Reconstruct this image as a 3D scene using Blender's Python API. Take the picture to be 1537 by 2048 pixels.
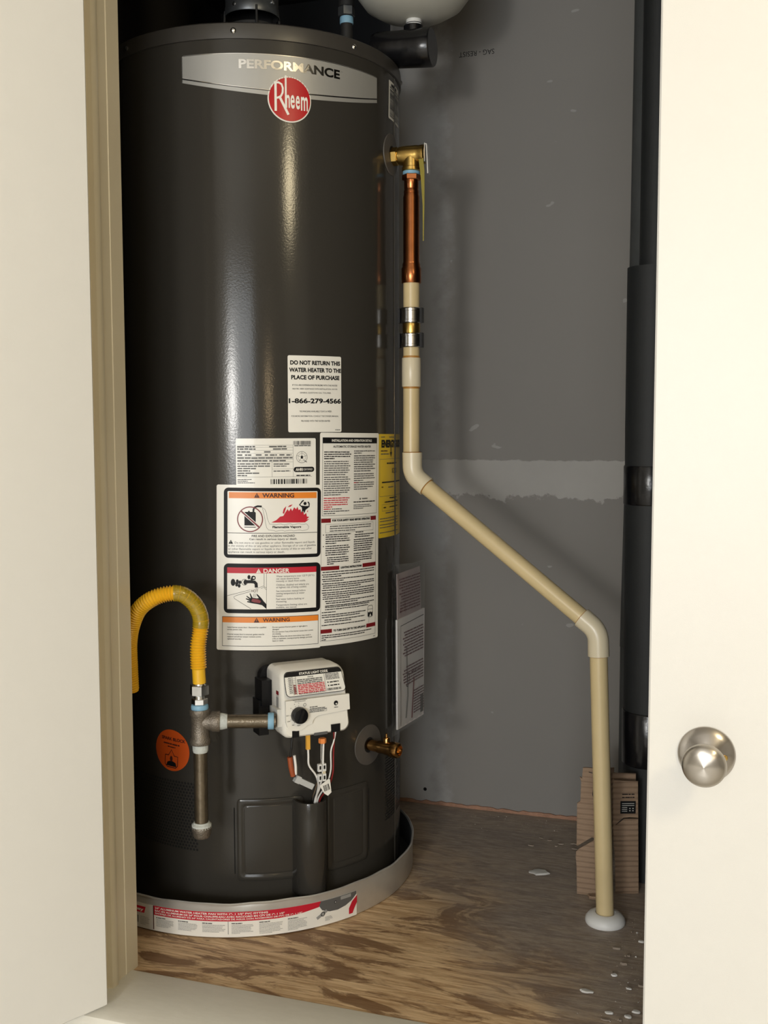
import bpy, bmesh, math, random
from math import sin, cos, pi, radians, sqrt
from mathutils import Vector, Matrix
from mathutils.geometry import tessellate_polygon

for o in list(bpy.data.objects): bpy.data.objects.remove(o)
SC = bpy.context.scene
COL = SC.collection
random.seed(7)
V = Vector

# ------------------------------------------------------------------ camera
CAM_POS = V((.8331, -1.7746, .8086)); YAW, PIT, ROL, FPX = -.3236, -.0812, -.002, 2152.4
fw = V((sin(YAW)*cos(PIT), cos(YAW)*cos(PIT), sin(PIT)))
rt = V((cos(YAW), -sin(YAW), 0)); upv = rt.cross(fw)
r2 = rt*cos(ROL)+upv*sin(ROL); u2 = -rt*sin(ROL)+upv*cos(ROL)
cd = bpy.data.cameras.new('camera'); cd.sensor_fit = 'VERTICAL'; cd.sensor_height = 24
cd.lens = 24*FPX/2048; cd.clip_start = .02
cam = bpy.data.objects.new('camera', cd); COL.objects.link(cam)
cam.matrix_world = Matrix(((r2.x, u2.x, -fw.x, CAM_POS.x), (r2.y, u2.y, -fw.y, CAM_POS.y), (r2.z, u2.z, -fw.z, CAM_POS.z), (0, 0, 0, 1)))
SC.camera = cam
# ------------------------------------------------------------------ light
SC.view_settings.view_transform = 'Standard'; SC.view_settings.look = 'None'
SC.view_settings.exposure = -.30; SC.view_settings.gamma = 1; SC.view_settings.use_curve_mapping = False
w = bpy.data.worlds.new('world'); SC.world = w; w.use_nodes = True
bg = w.node_tree.nodes['Background']; bg.inputs[0].default_value = (1, .95, .87, 1); bg.inputs[1].default_value = .05

def area(name, loc, target, sx, sy, power, col):
    d = bpy.data.lights.new(name, 'AREA'); d.shape = 'RECTANGLE'; d.size = sx; d.size_y = sy; d.energy = power; d.color = col
    o = bpy.data.objects.new(name, d); COL.objects.link(o); o.location = loc
    o.rotation_euler = (V(target)-V(loc)).to_track_quat('-Z', 'Y').to_euler(); return o
def bulb(name, loc, rad, power, col):
    d = bpy.data.lights.new(name, 'POINT'); d.shadow_soft_size = rad; d.energy = power; d.color = col
    o = bpy.data.objects.new(name, d); COL.objects.link(o); o.location = loc; return o
area('window_daylight', (.95, -4.24, .80), (.95, 0, .80), 1.45, 1.45, 52, (.88, .94, 1.0))
bulb('added_shadow_lamp', (.40, -3.9, .92), .17, 100, (1, .97, .92))  # added light with no known fixture, sharpens the diagonal pipe's shadow
bulb('pendant_lamp', (1.84, -1.61, 1.66), .13, 34, (1, .83, .52))
bulb('table_lamp', (1.75, -2.75, .93), .07, 10, (1, .72, .40))

# ------------------------------------------------------------------ materials
M = {}
class NT:
    def __init__(s, m): s.t = m.node_tree; s.n = s.t.nodes; s.l = s.t.links
    def new(s, ty, **k):
        n = s.n.new(ty)
        for a, b in k.items(): setattr(n, a, b)
        return n
    def put(s, sock, v):
        if isinstance(v, bpy.types.NodeSocket): s.l.new(v, sock)
        elif v is not None: sock.default_value = v
    def math(s, op, a, b=None, c=None, clamp=False):
        n = s.new('ShaderNodeMath', operation=op); n.use_clamp = clamp
        s.put(n.inputs[0], a)
        if b is not None: s.put(n.inputs[1], b)
        if c is not None: s.put(n.inputs[2], c)
        return n.outputs[0]
    def step(s, v, a, b):
        n = s.new('ShaderNodeMapRange'); n.interpolation_type = 'SMOOTHSTEP'
        s.put(n.inputs[0], v); n.inputs[1].default_value = a; n.inputs[2].default_value = b
        return n.outputs[0]
    def mix(s, f, a, b):
        n = s.new('ShaderNodeMix', data_type='RGBA'); s.put(n.inputs[0], f)
        s.put(n.inputs[6], a if not isinstance(a, tuple) else (*a, 1)); s.put(n.inputs[7], b if not isinstance(b, tuple) else (*b, 1))
        return n.outputs[2]
    def coord(s, scale=(1, 1, 1), rot=(0, 0, 0)):
        tc = s.new('ShaderNodeTexCoord'); mp = s.new('ShaderNodeMapping')
        mp.inputs['Scale'].default_value = scale; mp.inputs['Rotation'].default_value = rot
        s.l.new(tc.outputs['Object'], mp.inputs[0]); return mp.outputs[0]
    def noise(s, vec, sc, det=4, rough=.55, dist=0):
        n = s.new('ShaderNodeTexNoise'); s.l.new(vec, n.inputs['Vector'])
        n.inputs['Scale'].default_value = sc; n.inputs['Detail'].default_value = det; n.inputs['Roughness'].default_value = rough; n.inputs['Distortion'].default_value = dist
        return n.outputs[0]
    def xyz(s):
        tc = s.new('ShaderNodeTexCoord'); n = s.new('ShaderNodeSeparateXYZ'); s.l.new(tc.outputs['Object'], n.inputs[0]); return n.outputs
    def bump(s, h, strength, dist=.002):
        n = s.new('ShaderNodeBump'); n.inputs['Strength'].default_value = strength; n.inputs['Distance'].default_value = dist
        s.put(n.inputs['Height'], h); return n.outputs[0]
def base(name):
    m = bpy.data.materials.new(name); m.use_nodes = True; M[name] = m
    return m, NT(m), m.node_tree.nodes['Principled BSDF']
def pm(name, col, rough=.5, metal=0, var=.06, vs=30, bump=0, bs=300, coat=0, coatr=.1, spec=.5, trans=0, alpha=1):
    m, t, b = base(name)
    v = t.coord(); n = t.noise(v, vs)
    lo = tuple(c*(1-var) for c in col); hi = tuple(min(1, c*(1+var)) for c in col)
    t.put(b.inputs['Base Color'], t.mix(n, lo, hi))
    b.inputs['Roughness'].default_value = rough; b.inputs['Metallic'].default_value = metal
    b.inputs['Coat Weight'].default_value = coat; b.inputs['Coat Roughness'].default_value = coatr
    b.inputs['Specular IOR Level'].default_value = spec; b.inputs['Transmission Weight'].default_value = trans
    b.inputs['Alpha'].default_value = alpha
    if bump: t.put(b.inputs['Normal'], t.bump(t.noise(v, bs, 3), bump))
    return m
pm('door_white', (.78, .768, .728), .42, var=.015, bump=.06, bs=900)
pm('jamb_cream', (.66, .59, .44), .38, var=.06, vs=9, bump=.05, bs=200)
pm('hall_white', (.46, .44, .40), .6, var=.02)
pm('hall_floor', (.66, .64, .60), .5, var=.1)
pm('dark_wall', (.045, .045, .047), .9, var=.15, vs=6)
pm('heater_paint', (.040, .037, .032), .145, var=.04, vs=3, bump=.05, bs=330, spec=.30)
pm('cap_paint', (.048, .044, .039), .34, var=.05, vs=6, bump=.03, bs=420, coat=.25, coatr=.15)
pm('heater_dark', (.012, .012, .012), .7)
pm('hole_black', (.003, .003, .003), .95)
pm('plate_silver', (.40, .395, .375), .42, metal=.35, var=.03)
pm('foil_chrome', (.86, .84, .80), .16, metal=1, var=.02)
pm('badge_red', (.44, .003, .010), .3, var=.05, coat=.08, spec=.3)
pm('ink_white', (.82, .80, .74), .45, var=.01)
pm('label_paper', (.84, .825, .77), .34, var=.015, vs=60, coat=.35, coatr=.06)
pm('label_gray', (.56, .55, .52), .45, var=.02)
pm('ink_black', (.008, .008, .009), .45, var=.02, spec=.2)
pm('ink_gray', (.10, .10, .10), .5)
pm('ink_lightgray', (.30, .30, .29), .5)
pm('ink_red', (.52, .008, .028), .5, var=.03)
pm('ink_maroon', (.20, .010, .014), .4, var=.03)
pm('ink_orange', (.80, .24, .025), .38, var=.03)
pm('label_yellow', (.72, .50, .02), .4, var=.03)
pm('sticker_orange', (.60, .085, .008), .45, var=.08, vs=50)
pm('ink_brown', (.06, .012, .008), .5)
pm('control_white', (.82, .80, .735), .36, var=.015, bump=.02, bs=900)
pm('control_side', (.60, .60, .57), .45, var=.03)
pm('black_plastic', (.006, .006, .007), .34, var=.1, spec=.3)
pm('brass', (.52, .34, .10), .30, metal=1, var=.25, vs=60, bump=.1, bs=150)
pm('brass_drain', (.40, .22, .075), .22, metal=1, var=.25, vs=70)
pm('copper', (.42, .15, .055), .26, metal=1, var=.35, vs=45)
pm('steel_band', (.55, .54, .52), .22, metal=1, var=.1)
pm('nut_chrome', (.70, .70, .69), .24, metal=1, var=.05)
pm('black_iron', (.17, .14, .10), .30, metal=.8, var=.35, vs=70, bump=.25, bs=240)
pm('cast_iron', (.20, .175, .145), .45, metal=.7, var=.25, vs=120, bump=.5, bs=420)
pm('tape_blue', (.22, .42, .58), .5, var=.15, vs=90)
pm('pipe_dope', (.52, .55, .53), .6, var=.2, vs=120, bump=.5, bs=260)
pm('cpvc', (.64, .51, .28), .34, var=.10, vs=18)
pm('cpvc_fitting', (.68, .60, .43), .30, var=.05, vs=25)
pm('cpvc_glue', (.42, .20, .04), .35, var=.3, vs=90)
pm('hose_yellow', (.82, .47, .02), .40, var=.06, coat=.2)
pm('hose_film', (.34, .23, .012), .25, var=.4, vs=160, coat=.6)
pm('galvanized', (.62, .61, .58), .36, metal=.6, var=.22, vs=14, bump=.15, bs=40)
pm('pan_inner', (.10, .10, .10), .6, metal=.6)
pm('plastic_white', (.74, .74, .72), .45, var=.02)
pm('foam_black', (.014, .016, .017), .62, var=.2, vs=40, bump=.15, bs=300)
pm('foam_dusty', (.060, .064, .064), .8, var=.35, vs=18, bump=.3, bs=200)
pm('tape_black', (.006, .006, .007), .24, var=.2, bump=.25, bs=60)
pm('vent_metal', (.14, .15, .16), .42, metal=.8, var=.5, vs=40)
pm('tank_beige', (.50, .49, .43), .5, var=.04)
pm('wire_white', (.80, .79, .76), .45, var=.02)
pm('wire_red', (.22, .012, .012), .4)
pm('wire_black', (.008, .008, .008), .4)
pm('wire_brown', (.34, .075, .022), .5, var=.2)
pm('connector_amber', (.80, .42, .06), .4, var=.1)
pm('connector_orange', (.80, .26, .06), .4, var=.1)
pm('plug_clear', (.50, .51, .51), .35, var=.1)
pm('bag_paper', (.78, .75, .75), .6, var=.05)
pm('bag_sheet', (.42, .34, .34), .6, var=.1)
pm('ink_wine', (.10, .010, .02), .5)
pm('edge_pink', (.36, .20, .13), .9, var=.4, vs=80, bump=.5)
pm('chip_white', (.62, .61, .58), .8, var=.1)
pm('chip_tan', (.27, .22, .175), .9, var=.3, vs=90)
pm('yellow_tag', (.26, .21, .012), .5, var=.15)

m, t, b = base('clear_film')
n = t.new('ShaderNodeBsdfTransparent'); n.inputs[0].default_value = (.93, .94, .94, 1)
g = t.new('ShaderNodeBsdfGlossy'); g.inputs['Roughness'].default_value = .12; g.inputs[0].default_value = (.9, .9, .9, 1)
v = t.coord(); t.put(g.inputs['Normal'], t.bump(t.noise(v, 22, 2, dist=.6), .5, .006))
lw = t.new('ShaderNodeLayerWeight'); lw.inputs[0].default_value = .25
mx = t.new('ShaderNodeMixShader'); t.put(mx.inputs[0], t.math('MULTIPLY_ADD', lw.outputs['Fresnel'], .22, .0, True))
t.l.new(n.outputs[0], mx.inputs[1]); t.l.new(g.outputs[0], mx.inputs[2]); t.l.new(mx.outputs[0], t.n['Material Output'].inputs[0])

# brushed nickel with circular brush marks around the knob's axis
m, t, b = base('brushed_nickel')
b.inputs['Base Color'].default_value = (.46, .425, .375, 1); b.inputs['Metallic'].default_value = 1
b.inputs['Roughness'].default_value = .27; b.inputs['Anisotropic'].default_value = .85; b.inputs['Anisotropic Rotation'].default_value = .25
tg = t.new('ShaderNodeTangent'); tg.direction_type = 'RADIAL'; tg.axis = 'Y'; t.l.new(tg.outputs[0], b.inputs['Tangent'])
m, t, b = base('satin_nickel')
b.inputs['Base Color'].default_value = (.50, .47, .44, 1); b.inputs['Metallic'].default_value = 1
t.put(b.inputs['Roughness'], t.math('MULTIPLY_ADD', t.noise(t.coord(), 60), .1, .17))

# plywood: grain along x, dark stains, grey dust towards the back and the right
m, t, b = base('plywood')
x, y, z = t.xyz()
gv = t.coord((3.2, 42, 1), (0, 0, radians(-2))); g1 = t.noise(gv, 3.2, 8, .68, .9)
gv2 = t.coord((9, 260, 1)); g2 = t.noise(gv2, 1.5, 4, .6)
sv = t.coord((3.2, 9.5, 1), (0, 0, radians(-4))); s1 = t.noise(sv, 1.3, 7, .68, 2.2)
c = t.mix(t.step(g1, .30, .70), (.38, .225, .105), (.80, .59, .36))
c = t.mix(t.math('MULTIPLY', t.step(g2, .48, .75), .30), c, (.80, .64, .46))
c = t.mix(t.math('MULTIPLY', t.step(s1, .47, .58), .80), c, (.15, .070, .028))
big = t.noise(t.coord((1, 1, 1)), 5.5, 5, .6)
dm = t.math('ADD', t.math('MULTIPLY_ADD', x, 1.25, .0), t.math('MULTIPLY', y, 1.0))
dm = t.math('ADD', dm, t.math('MULTIPLY_ADD', big, .6, -.3))
dust = t.mix(t.step(t.noise(t.coord((8, 40, 1)), 4, 6, .7), .3, .72), (.24, .20, .17), (.44, .385, .335))
c = t.mix(t.math('MULTIPLY', t.step(dm, .22, .62), .84), c, dust)
t.put(b.inputs['Base Color'], c)
t.put(b.inputs['Roughness'], t.math('MULTIPLY_ADD', g1, .3, .38)); b.inputs['Specular IOR Level'].default_value = .35
t.put(b.inputs['Normal'], t.bump(t.math('ADD', g1, t.math('MULTIPLY', g2, .5)), .35, .002))

# unpainted grey drywall with joint compound over the seams
m, t, b = base('drywall')
x, y, z = t.xyz()
nn = t.noise(t.coord(), 9, 6, .65); nf = t.noise(t.coord((1, 1, 1)), 42, 5, .6); nl = t.noise(t.coord(), 1.6, 3)
zt = t.math('ADD', z, t.math('MULTIPLY_ADD', nf, .012, -.006))
zb = t.math('ADD', z, t.math('ADD', t.math('MULTIPLY_ADD', nn, .10, -.05), t.math('MULTIPLY_ADD', nf, .03, -.015)))
band = t.math('MULTIPLY', t.step(zb, .659, .664), t.math('SUBTRACT', 1.0, t.step(zt, .734, .737)))
xb = t.math('ADD', x, t.math('ADD', t.math('MULTIPLY_ADD', nn, .10, -.05), t.math('MULTIPLY_ADD', nf, .03, -.015)))
vb = t.math('SUBTRACT', 1.0, t.step(xb, .205, .262))
nick = t.step(t.noise(t.coord((1, 1, 1.7)), 21, 2, .4), .73, .75)
c0 = t.mix(nl, (.205, .194, .180), (.26, .247, .23))
c = t.mix(t.math('MULTIPLY', band, .75), c0, t.mix(nn, (.36, .35, .33), (.45, .435, .41)))
c = t.mix(t.math('MULTIPLY', vb, .7), c, t.mix(nn, (.40, .405, .405), (.52, .52, .515)))
c = t.mix(t.math('MULTIPLY', nick, .35), c, (.5, .49, .47))
t.put(b.inputs['Base Color'], c); b.inputs['Roughness'].default_value = .85
t.put(b.inputs['Normal'], t.bump(t.math('ADD', band, t.math('MULTIPLY', nf, .12)), .5, .0015))

# corrugated cardboard
m, t, b = base('cardboard')
wv = t.new('ShaderNodeTexWave'); wv.bands_direction = 'Z'; wv.inputs['Scale'].default_value = 34; wv.inputs['Distortion'].default_value = 2.5; wv.inputs['Detail'].default_value = 1
t.l.new(t.coord((.25, .25, 1)), wv.inputs[0]); cn = t.noise(t.coord(), 22, 5)
t.put(b.inputs['Base Color'], t.mix(cn, (.25, .165, .105), (.35, .245, .165))); b.inputs['Roughness'].default_value = .85
t.put(b.inputs['Normal'], t.bump(t.math('ADD', wv.outputs[0], cn), .7, .003))

# painted threshold: cream paint with scuffs
m, t, b = base('sill_paint')
sn = t.noise(t.coord((5, 14, 1)), 6, 6, .7); sp = t.step(t.noise(t.coord((3, 5, 1)), 11, 3), .72, .76)
c = t.mix(sn, (.70, .68, .60), (.82, .80, .73)); c = t.mix(t.math('MULTIPLY', sp, .4), c, (.30, .25, .18))
t.put(b.inputs['Base Color'], c); b.inputs['Roughness'].default_value = .45
t.put(b.inputs['Normal'], t.bump(sn, .12))

# ------------------------------------------------------------------ mesh helpers
def frame(d):
    d = V(d).normalized(); a = V((0, 0, 1)) if abs(d.z) < .95 else V((1, 0, 0))
    s = d.cross(a).normalized(); return s, s.cross(d).normalized(), d
class MB:
    def __init__(s): s.v = []; s.f = []; s.m = []; s.mats = []
    def mi(s, name):
        if name not in s.mats: s.mats.append(name)
        return s.mats.index(name)
    def add(s, vs, fs, mat):
        k = len(s.v); s.v += [V(p) for p in vs]; i = s.mi(mat)
        for f in fs: s.f.append([k+j for j in f]); s.m.append(i)
        return s
    def loft(s, loops, mat, close=True, cap0=True, cap1=True):
        n = len(loops[0]); vs = [p for L in loops for p in L]; fs = []
        for i in range(len(loops)-1):
            for j in range(n if close else n-1):
                a, b2 = i*n+j, i*n+(j+1) % n; fs.append((a, b2, b2+n, a+n))
        if cap0: fs.append(tuple(range(n))[::-1])
        if cap1: fs.append(tuple((len(loops)-1)*n+j for j in range(n)))
        return s.add(vs, fs, mat)
    def box(s, a, b2, mat):
        (x0, y0, z0), (x1, y1, z1) = a, b2
        return s.loft([[(x0, y0, z), (x1, y0, z), (x1, y1, z), (x0, y1, z)] for z in (z0, z1)], mat)
    def bbox(s, a, b2, mat, r=.003):
        # box with chamfered vertical and horizontal edges
        (x0, y0, z0), (x1, y1, z1) = a, b2
        def L(z, k):
            q = r
            return [(x0+k+q, y0+k, z), (x1-k-q, y0+k, z), (x1-k, y0+k+q, z), (x1-k, y1-k-q, z), (x1-k-q, y1-k, z), (x0+k+q, y1-k, z), (x0+k, y1-k-q, z), (x0+k, y0+k+q, z)]
        return s.loft([L(z0, r), L(z0+r, 0), L(z1-r, 0), L(z1, r)], mat)
    def obox(s, c, ax, half, mat, r=None):
        a, b2, d = [V(q).normalized() for q in ax]; c = V(c); hx, hy, hz = half
        return s.loft([[c+a*(sx*hx)+b2*(sy*hy)+d*(k*hz) for sx, sy in ((-1, -1), (1, -1), (1, 1), (-1, 1))] for k in (-1, 1)], mat)
    def tube(s, path, rad, mat, seg=20, caps=True):
        path = [V(p) for p in path]; n = len(path); rads = rad if isinstance(rad, (list, tuple)) else [rad]*n
        loops = []; prev = None
        for i, p in enumerate(path):
            d = (path[min(i+1, n-1)]-path[max(i-1, 0)])
            if d.length < 1e-9: d = path[min(i+2, n-1)]-path[max(i-2, 0)]
            d.normalize()
            if prev is None: a, b2, _ = frame(d)
            else:
                a = prev-d*prev.dot(d); a.normalize(); b2 = a.cross(d)
            prev = a
            loops.append([p+(a*cos(q)+b2*sin(q))*rads[i] for q in [2*pi*k/seg for k in range(seg)]])
        return s.loft(loops, mat, True, caps, caps)
    def lathe(s, prof, org, axis, mat, seg=32, cap0=True, cap1=True, ph=0):
        a, b2, d = frame(axis); org = V(org)
        loops = [[org+d*h+(a*cos(q)+b2*sin(q))*max(r, 1e-5) for q in [ph+2*pi*k/seg for k in range(seg)]] for r, h in prof]
        return s.loft(loops, mat, True, cap0, cap1)
    def hexa(s, org, axis, r, h0, h1, mat, ph=0):
        return s.lathe([(r*.92, h0), (r, h0+.0012), (r, h1-.0012), (r*.92, h1)], org, axis, mat, 6, ph=ph)
    def prism(s, poly, fn, h0, h1, mat):
        # polygon (list of 2D) extruded between offsets through mapping fn(x,y,h)
        n = len(poly); vs = [fn(x, y, h0) for x, y in poly]+[fn(x, y, h1) for x, y in poly]
        tri = tessellate_polygon([[V((x, y, 0)) for x, y in poly]])
        ar = sum(poly[i][0]*poly[(i+1) % n][1]-poly[(i+1) % n][0]*poly[i][1] for i in range(n))
        fs = []
        for a, b2, c2 in tri:
            A, B, Cc = poly[a], poly[b2], poly[c2]
            if (B[0]-A[0])*(Cc[1]-A[1])-(B[1]-A[1])*(Cc[0]-A[0]) < 0: b2, c2 = c2, b2
            fs.append((a+n, b2+n, c2+n)); fs.append((a, c2, b2))
        for i in range(n):
            j = (i+1) % n
            fs.append((i, j, j+n, i+n) if ar > 0 else (j, i, i+n, j+n))
        return s.add(vs, fs, mat)
    def build(s, name, parent=None, smooth=35, fixn=True, origin=None):
        me = bpy.data.meshes.new(name)
        base_loc = V((0, 0, 0))
        if parent is not None:
            p = parent
            while p is not None: base_loc = base_loc+V(p.location); p = p.parent
        else:
            if origin is not None: base_loc = V(origin)
        me.from_pydata([tuple(p-base_loc) for p in s.v], [], s.f)
        for q in s.mats: me.materials.append(M[q])
        for p, k in zip(me.polygons, s.m): p.material_index = k
        if fixn:
            bm = bmesh.new(); bm.from_mesh(me); bmesh.ops.recalc_face_normals(bm, faces=bm.faces); bm.to_mesh(me); bm.free()
        if smooth:
            for p in me.polygons: p.use_smooth = True
            me.set_sharp_from_angle(angle=radians(smooth))
        me.update()
        o = bpy.data.objects.new(name, me); COL.objects.link(o)
        if parent is not None: o.parent = parent
        else: o.location = base_loc
        return o
def tag(o, label=None, cat=None, group=None, kind=None):
    if label: o['label'] = label
    if cat: o['category'] = cat
    if group: o['group'] = group
    if kind: o['kind'] = kind
    return o
def thing(name, loc, label, cat, group=None):
    o = bpy.data.objects.new(name, None); COL.objects.link(o); o.location = loc; o.empty_display_size = .05
    return tag(o, label, cat, group)
def catmull(pts, n=12):
    P = [V(p) for p in pts]; P = [P[0]*2-P[1]]+P+[P[-1]*2-P[-2]]; out = []
    for i in range(1, len(P)-2):
        a, b2, c2, d = P[i-1:i+3]
        for k in range(n):
            q = k/n; out.append(.5*((2*b2)+(c2-a)*q+(2*a-5*b2+4*c2-d)*q*q+(3*b2-a-3*c2+d)*q**3))
    out.append(P[-2]); return out

# ------------------------------------------------------------------ print helper (ink on flat or curved labels)
_tc = {}
def text_polys(s, bold=0.0, res=3):
    key = (s, bold, res)
    if key not in _tc:
        cu = bpy.data.curves.new('t', 'FONT'); cu.body = s; cu.size = 1; cu.resolution_u = res; cu.offset = bold; cu.fill_mode = 'FRONT'
        ob = bpy.data.objects.new('t', cu)
        me = bpy.data.meshes.new_from_object(ob)
        vs = [(p.co.x, p.co.y) for p in me.vertices]; fs = [tuple(p.vertices) for p in me.polygons]
        bpy.data.objects.remove(ob); bpy.data.meshes.remove(me); bpy.data.curves.remove(cu)
        xs = [q[0] for q in vs] or [0]; ys = [q[1] for q in vs] or [0]
        _tc[key] = (vs, fs, min(xs), max(xs), min(ys), max(ys))
    return _tc[key]
class Ink:
    """2D shapes in millimetres, layered; mapped by fn(x,y,h) in metres"""
    def __init__(s, fn, grid=4.0, rot=0, h0=.0005): s.fn = fn; s.grid = grid; s.rot = rot; s.h0 = h0; s.big = {}; s.mb = MB()
    def _map(s, x, y, lay):
        x, y = x*.001, y*.001
        if s.rot: x, y = x*cos(s.rot)-y*sin(s.rot), x*sin(s.rot)+y*cos(s.rot)
        return s.fn(x, y, s.h0+lay*.00028)
    def poly(s, pts, mat, lay=1):
        tri = tessellate_polygon([[V((x, y, 0)) for x, y in pts]]); fs = []
        for a, b2, c2 in tri:
            A, B, C2 = pts[a], pts[b2], pts[c2]
            fs.append((a, b2, c2) if (B[0]-A[0])*(C2[1]-A[1])-(B[1]-A[1])*(C2[0]-A[0]) > 0 else (a, c2, b2))
        s.big.setdefault((mat, lay), []).append((list(pts), fs)); return s
    def rect(s, x0, y0, x1, y1, mat, lay=1):
        s.big.setdefault((mat, lay), []).append(([(x0, y0), (x1, y0), (x1, y1), (x0, y1)], [(0, 1, 2, 3)])); return s
    def rrect(s, x0, y0, x1, y1, r, mat, lay=1, n=5):
        return s.poly(rr(x0, y0, x1, y1, r, n), mat, lay)
    def disc(s, x, y, r, mat, lay=1, ry=None, n=40):
        ry = ry or r; return s.poly([(x+r*cos(2*pi*k/n), y+ry*sin(2*pi*k/n)) for k in range(n)], mat, lay)
    def line(s, pts, wd, mat, lay=1, close=False):
        P = [V(p) for p in pts]
        if close: P.append(P[0])
        L = []
        for i, p in enumerate(P):
            d = V((0, 0))
            if i: d += (p-P[i-1]).normalized()
            if i < len(P)-1: d += (P[i+1]-p).normalized()
            if close and i in (0, len(P)-1): d = (P[1]-P[0]).normalized()+(P[-1]-P[-2]).normalized()
            if d.length < 1e-6: d = V((1, 0))
            d.normalize(); n = V((-d.y, d.x))*wd*.5; L.append((p+n, p-n))
        vs = [tuple(q) for a in L for q in a]; fs = [(2*i+1, 2*i+3, 2*i+2, 2*i) for i in range(len(L)-1)]
        s.big.setdefault((mat, lay), []).append((vs, fs)); return s
    def ring(s, x, y, r, wd, mat, lay=1, n=48):
        return s.line([(x+r*cos(2*pi*k/n), y+r*sin(2*pi*k/n)) for k in range(n)], wd, mat, lay, True)
    def frame(s, x0, y0, x1, y1, wd, mat, lay=1):
        h = wd/2
        s.rect(x0-h, y0-h, x1+h, y0+h, mat, lay); s.rect(x0-h, y1-h, x1+h, y1+h, mat, lay)
        s.rect(x0-h, y0, x0+h, y1, mat, lay); s.rect(x1-h, y0, x1+h, y1, mat, lay); return s
    def text(s, tx, x, y, mat, wd=None, h=None, size=None, anchor='c', lay=2, bold=.0, flip=False, res=3):
        vs, fs, x0, x1, y0, y1 = text_polys(tx, bold, res)
        if size: kx = ky = size
        elif wd and h: kx = wd/(x1-x0); ky = h/(y1-y0)
        elif wd: kx = ky = wd/(x1-x0)
        else: kx = ky = h/(y1-y0)
        if size and wd: kx = wd/(x1-x0)
        if anchor == 'c': ox = (x0+x1)/2; oy = (y0+y1)/2
        else: ox = x0; oy = 0
        g = -1 if flip else 1
        s.mb.add([s._map(x+g*(a-ox)*kx, y+g*(c2-oy)*ky, lay) for a, c2 in vs], fs, mat); return s
    def para(s, lines, x, y, size, lead, mat, wd=None, lay=2, bold=0, res=2):
        for i, l in enumerate(lines):
            if l: s.text(l, x, y-i*lead, mat, size=size, anchor='l', lay=lay, bold=bold, res=res)
        return s
    def greek(s, x0, x1, y, h, mat, rng, last=1.0, lay=2):
        # unreadable small print: word-length strokes
        x = x0; xe = x0+(x1-x0)*last
        while x < xe-.6:
            wl = min(rng.uniform(1.2, 5.5)*h*1.1, xe-x); q = rng.uniform(-.08, .08)*h
            s.rect(x, y-h*.5+q, x+wl, y+h*.5+q, mat, lay); x += wl+h*rng.uniform(.35, .6)
        return s
    def block(s, x0, x1, ytop, n, lead, h, mat, rng, lay=2):
        for i in range(n): s.greek(x0, x1, ytop-i*lead, h, mat, rng, rng.uniform(.82, 1) if i < n-1 else rng.uniform(.3, .8), lay)
        return s
    def barcode(s, x0, y0, x1, y1, mat, rng, lay=2, q=.5):
        x = x0
        while x < x1:
            wl = rng.choice((.5, .5, 1, 1.5))*q*2; s.rect(x, y0, min(x+wl, x1), y1, mat, lay); x += wl+rng.choice((.5, .8, 1.2))*q*2
        return s
    def tri(s, x, y, h, mat, lay=2):
        return s.poly([(x-h*.58, y-h*.5), (x+h*.58, y-h*.5), (x, y+h*.5)], mat, lay)
    def finish(s):
        for (mat, lay), items in s.big.items():
            bm = bmesh.new()
            for vs, fs in items:
                bv = [bm.verts.new((x, y, 0)) for x, y in vs]
                for f in fs:
                    try: bm.faces.new([bv[i] for i in f])
                    except ValueError: pass
            if s.grid and bm.verts:
                xs = [v_.co.x for v_ in bm.verts]; a = math.floor(min(xs)/s.grid)*s.grid; e = max(xs)
                while a < e:
                    a += s.grid
                    bmesh.ops.bisect_plane(bm, geom=bm.verts[:]+bm.edges[:]+bm.faces[:], plane_co=(a+.0137, 0, 0), plane_no=(1, 0, 0))
            bm.verts.index_update()
            s.mb.add([s._map(v_.co.x, v_.co.y, lay) for v_ in bm.verts], [[v_.index for v_ in f.verts] for f in bm.faces], mat)
            bm.free()
        s.big = {}; return s.mb
    def build(s, name, parent): return s.finish().build(name, parent, smooth=0, fixn=False)
def rr(x0, y0, x1, y1, r, n=5):
    out = []
    for cx, cy, a0 in ((x1-r, y1-r, 0), (x0+r, y1-r, 90), (x0+r, y0+r, 180), (x1-r, y0+r, 270)):
        out += [(cx+r*cos(radians(a0+90*k/n)), cy+r*sin(radians(a0+90*k/n))) for k in range(n+1)]
    return out
R = .254
def cyl(az0, z0, rad=R, c=(0, 0)):
    def fn(x, y, h):
        a = radians(az0)+x/rad; q = rad+h
        return V((c[0]+q*sin(a), c[1]-q*cos(a), z0+y))
    return fn
N45 = V((sin(radians(45)), -cos(radians(45)), 0)); T45 = V((cos(radians(45)), sin(radians(45)), 0))
def L(u, wv_, z): return N45*wv_+T45*u+V((0, 0, z))

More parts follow.
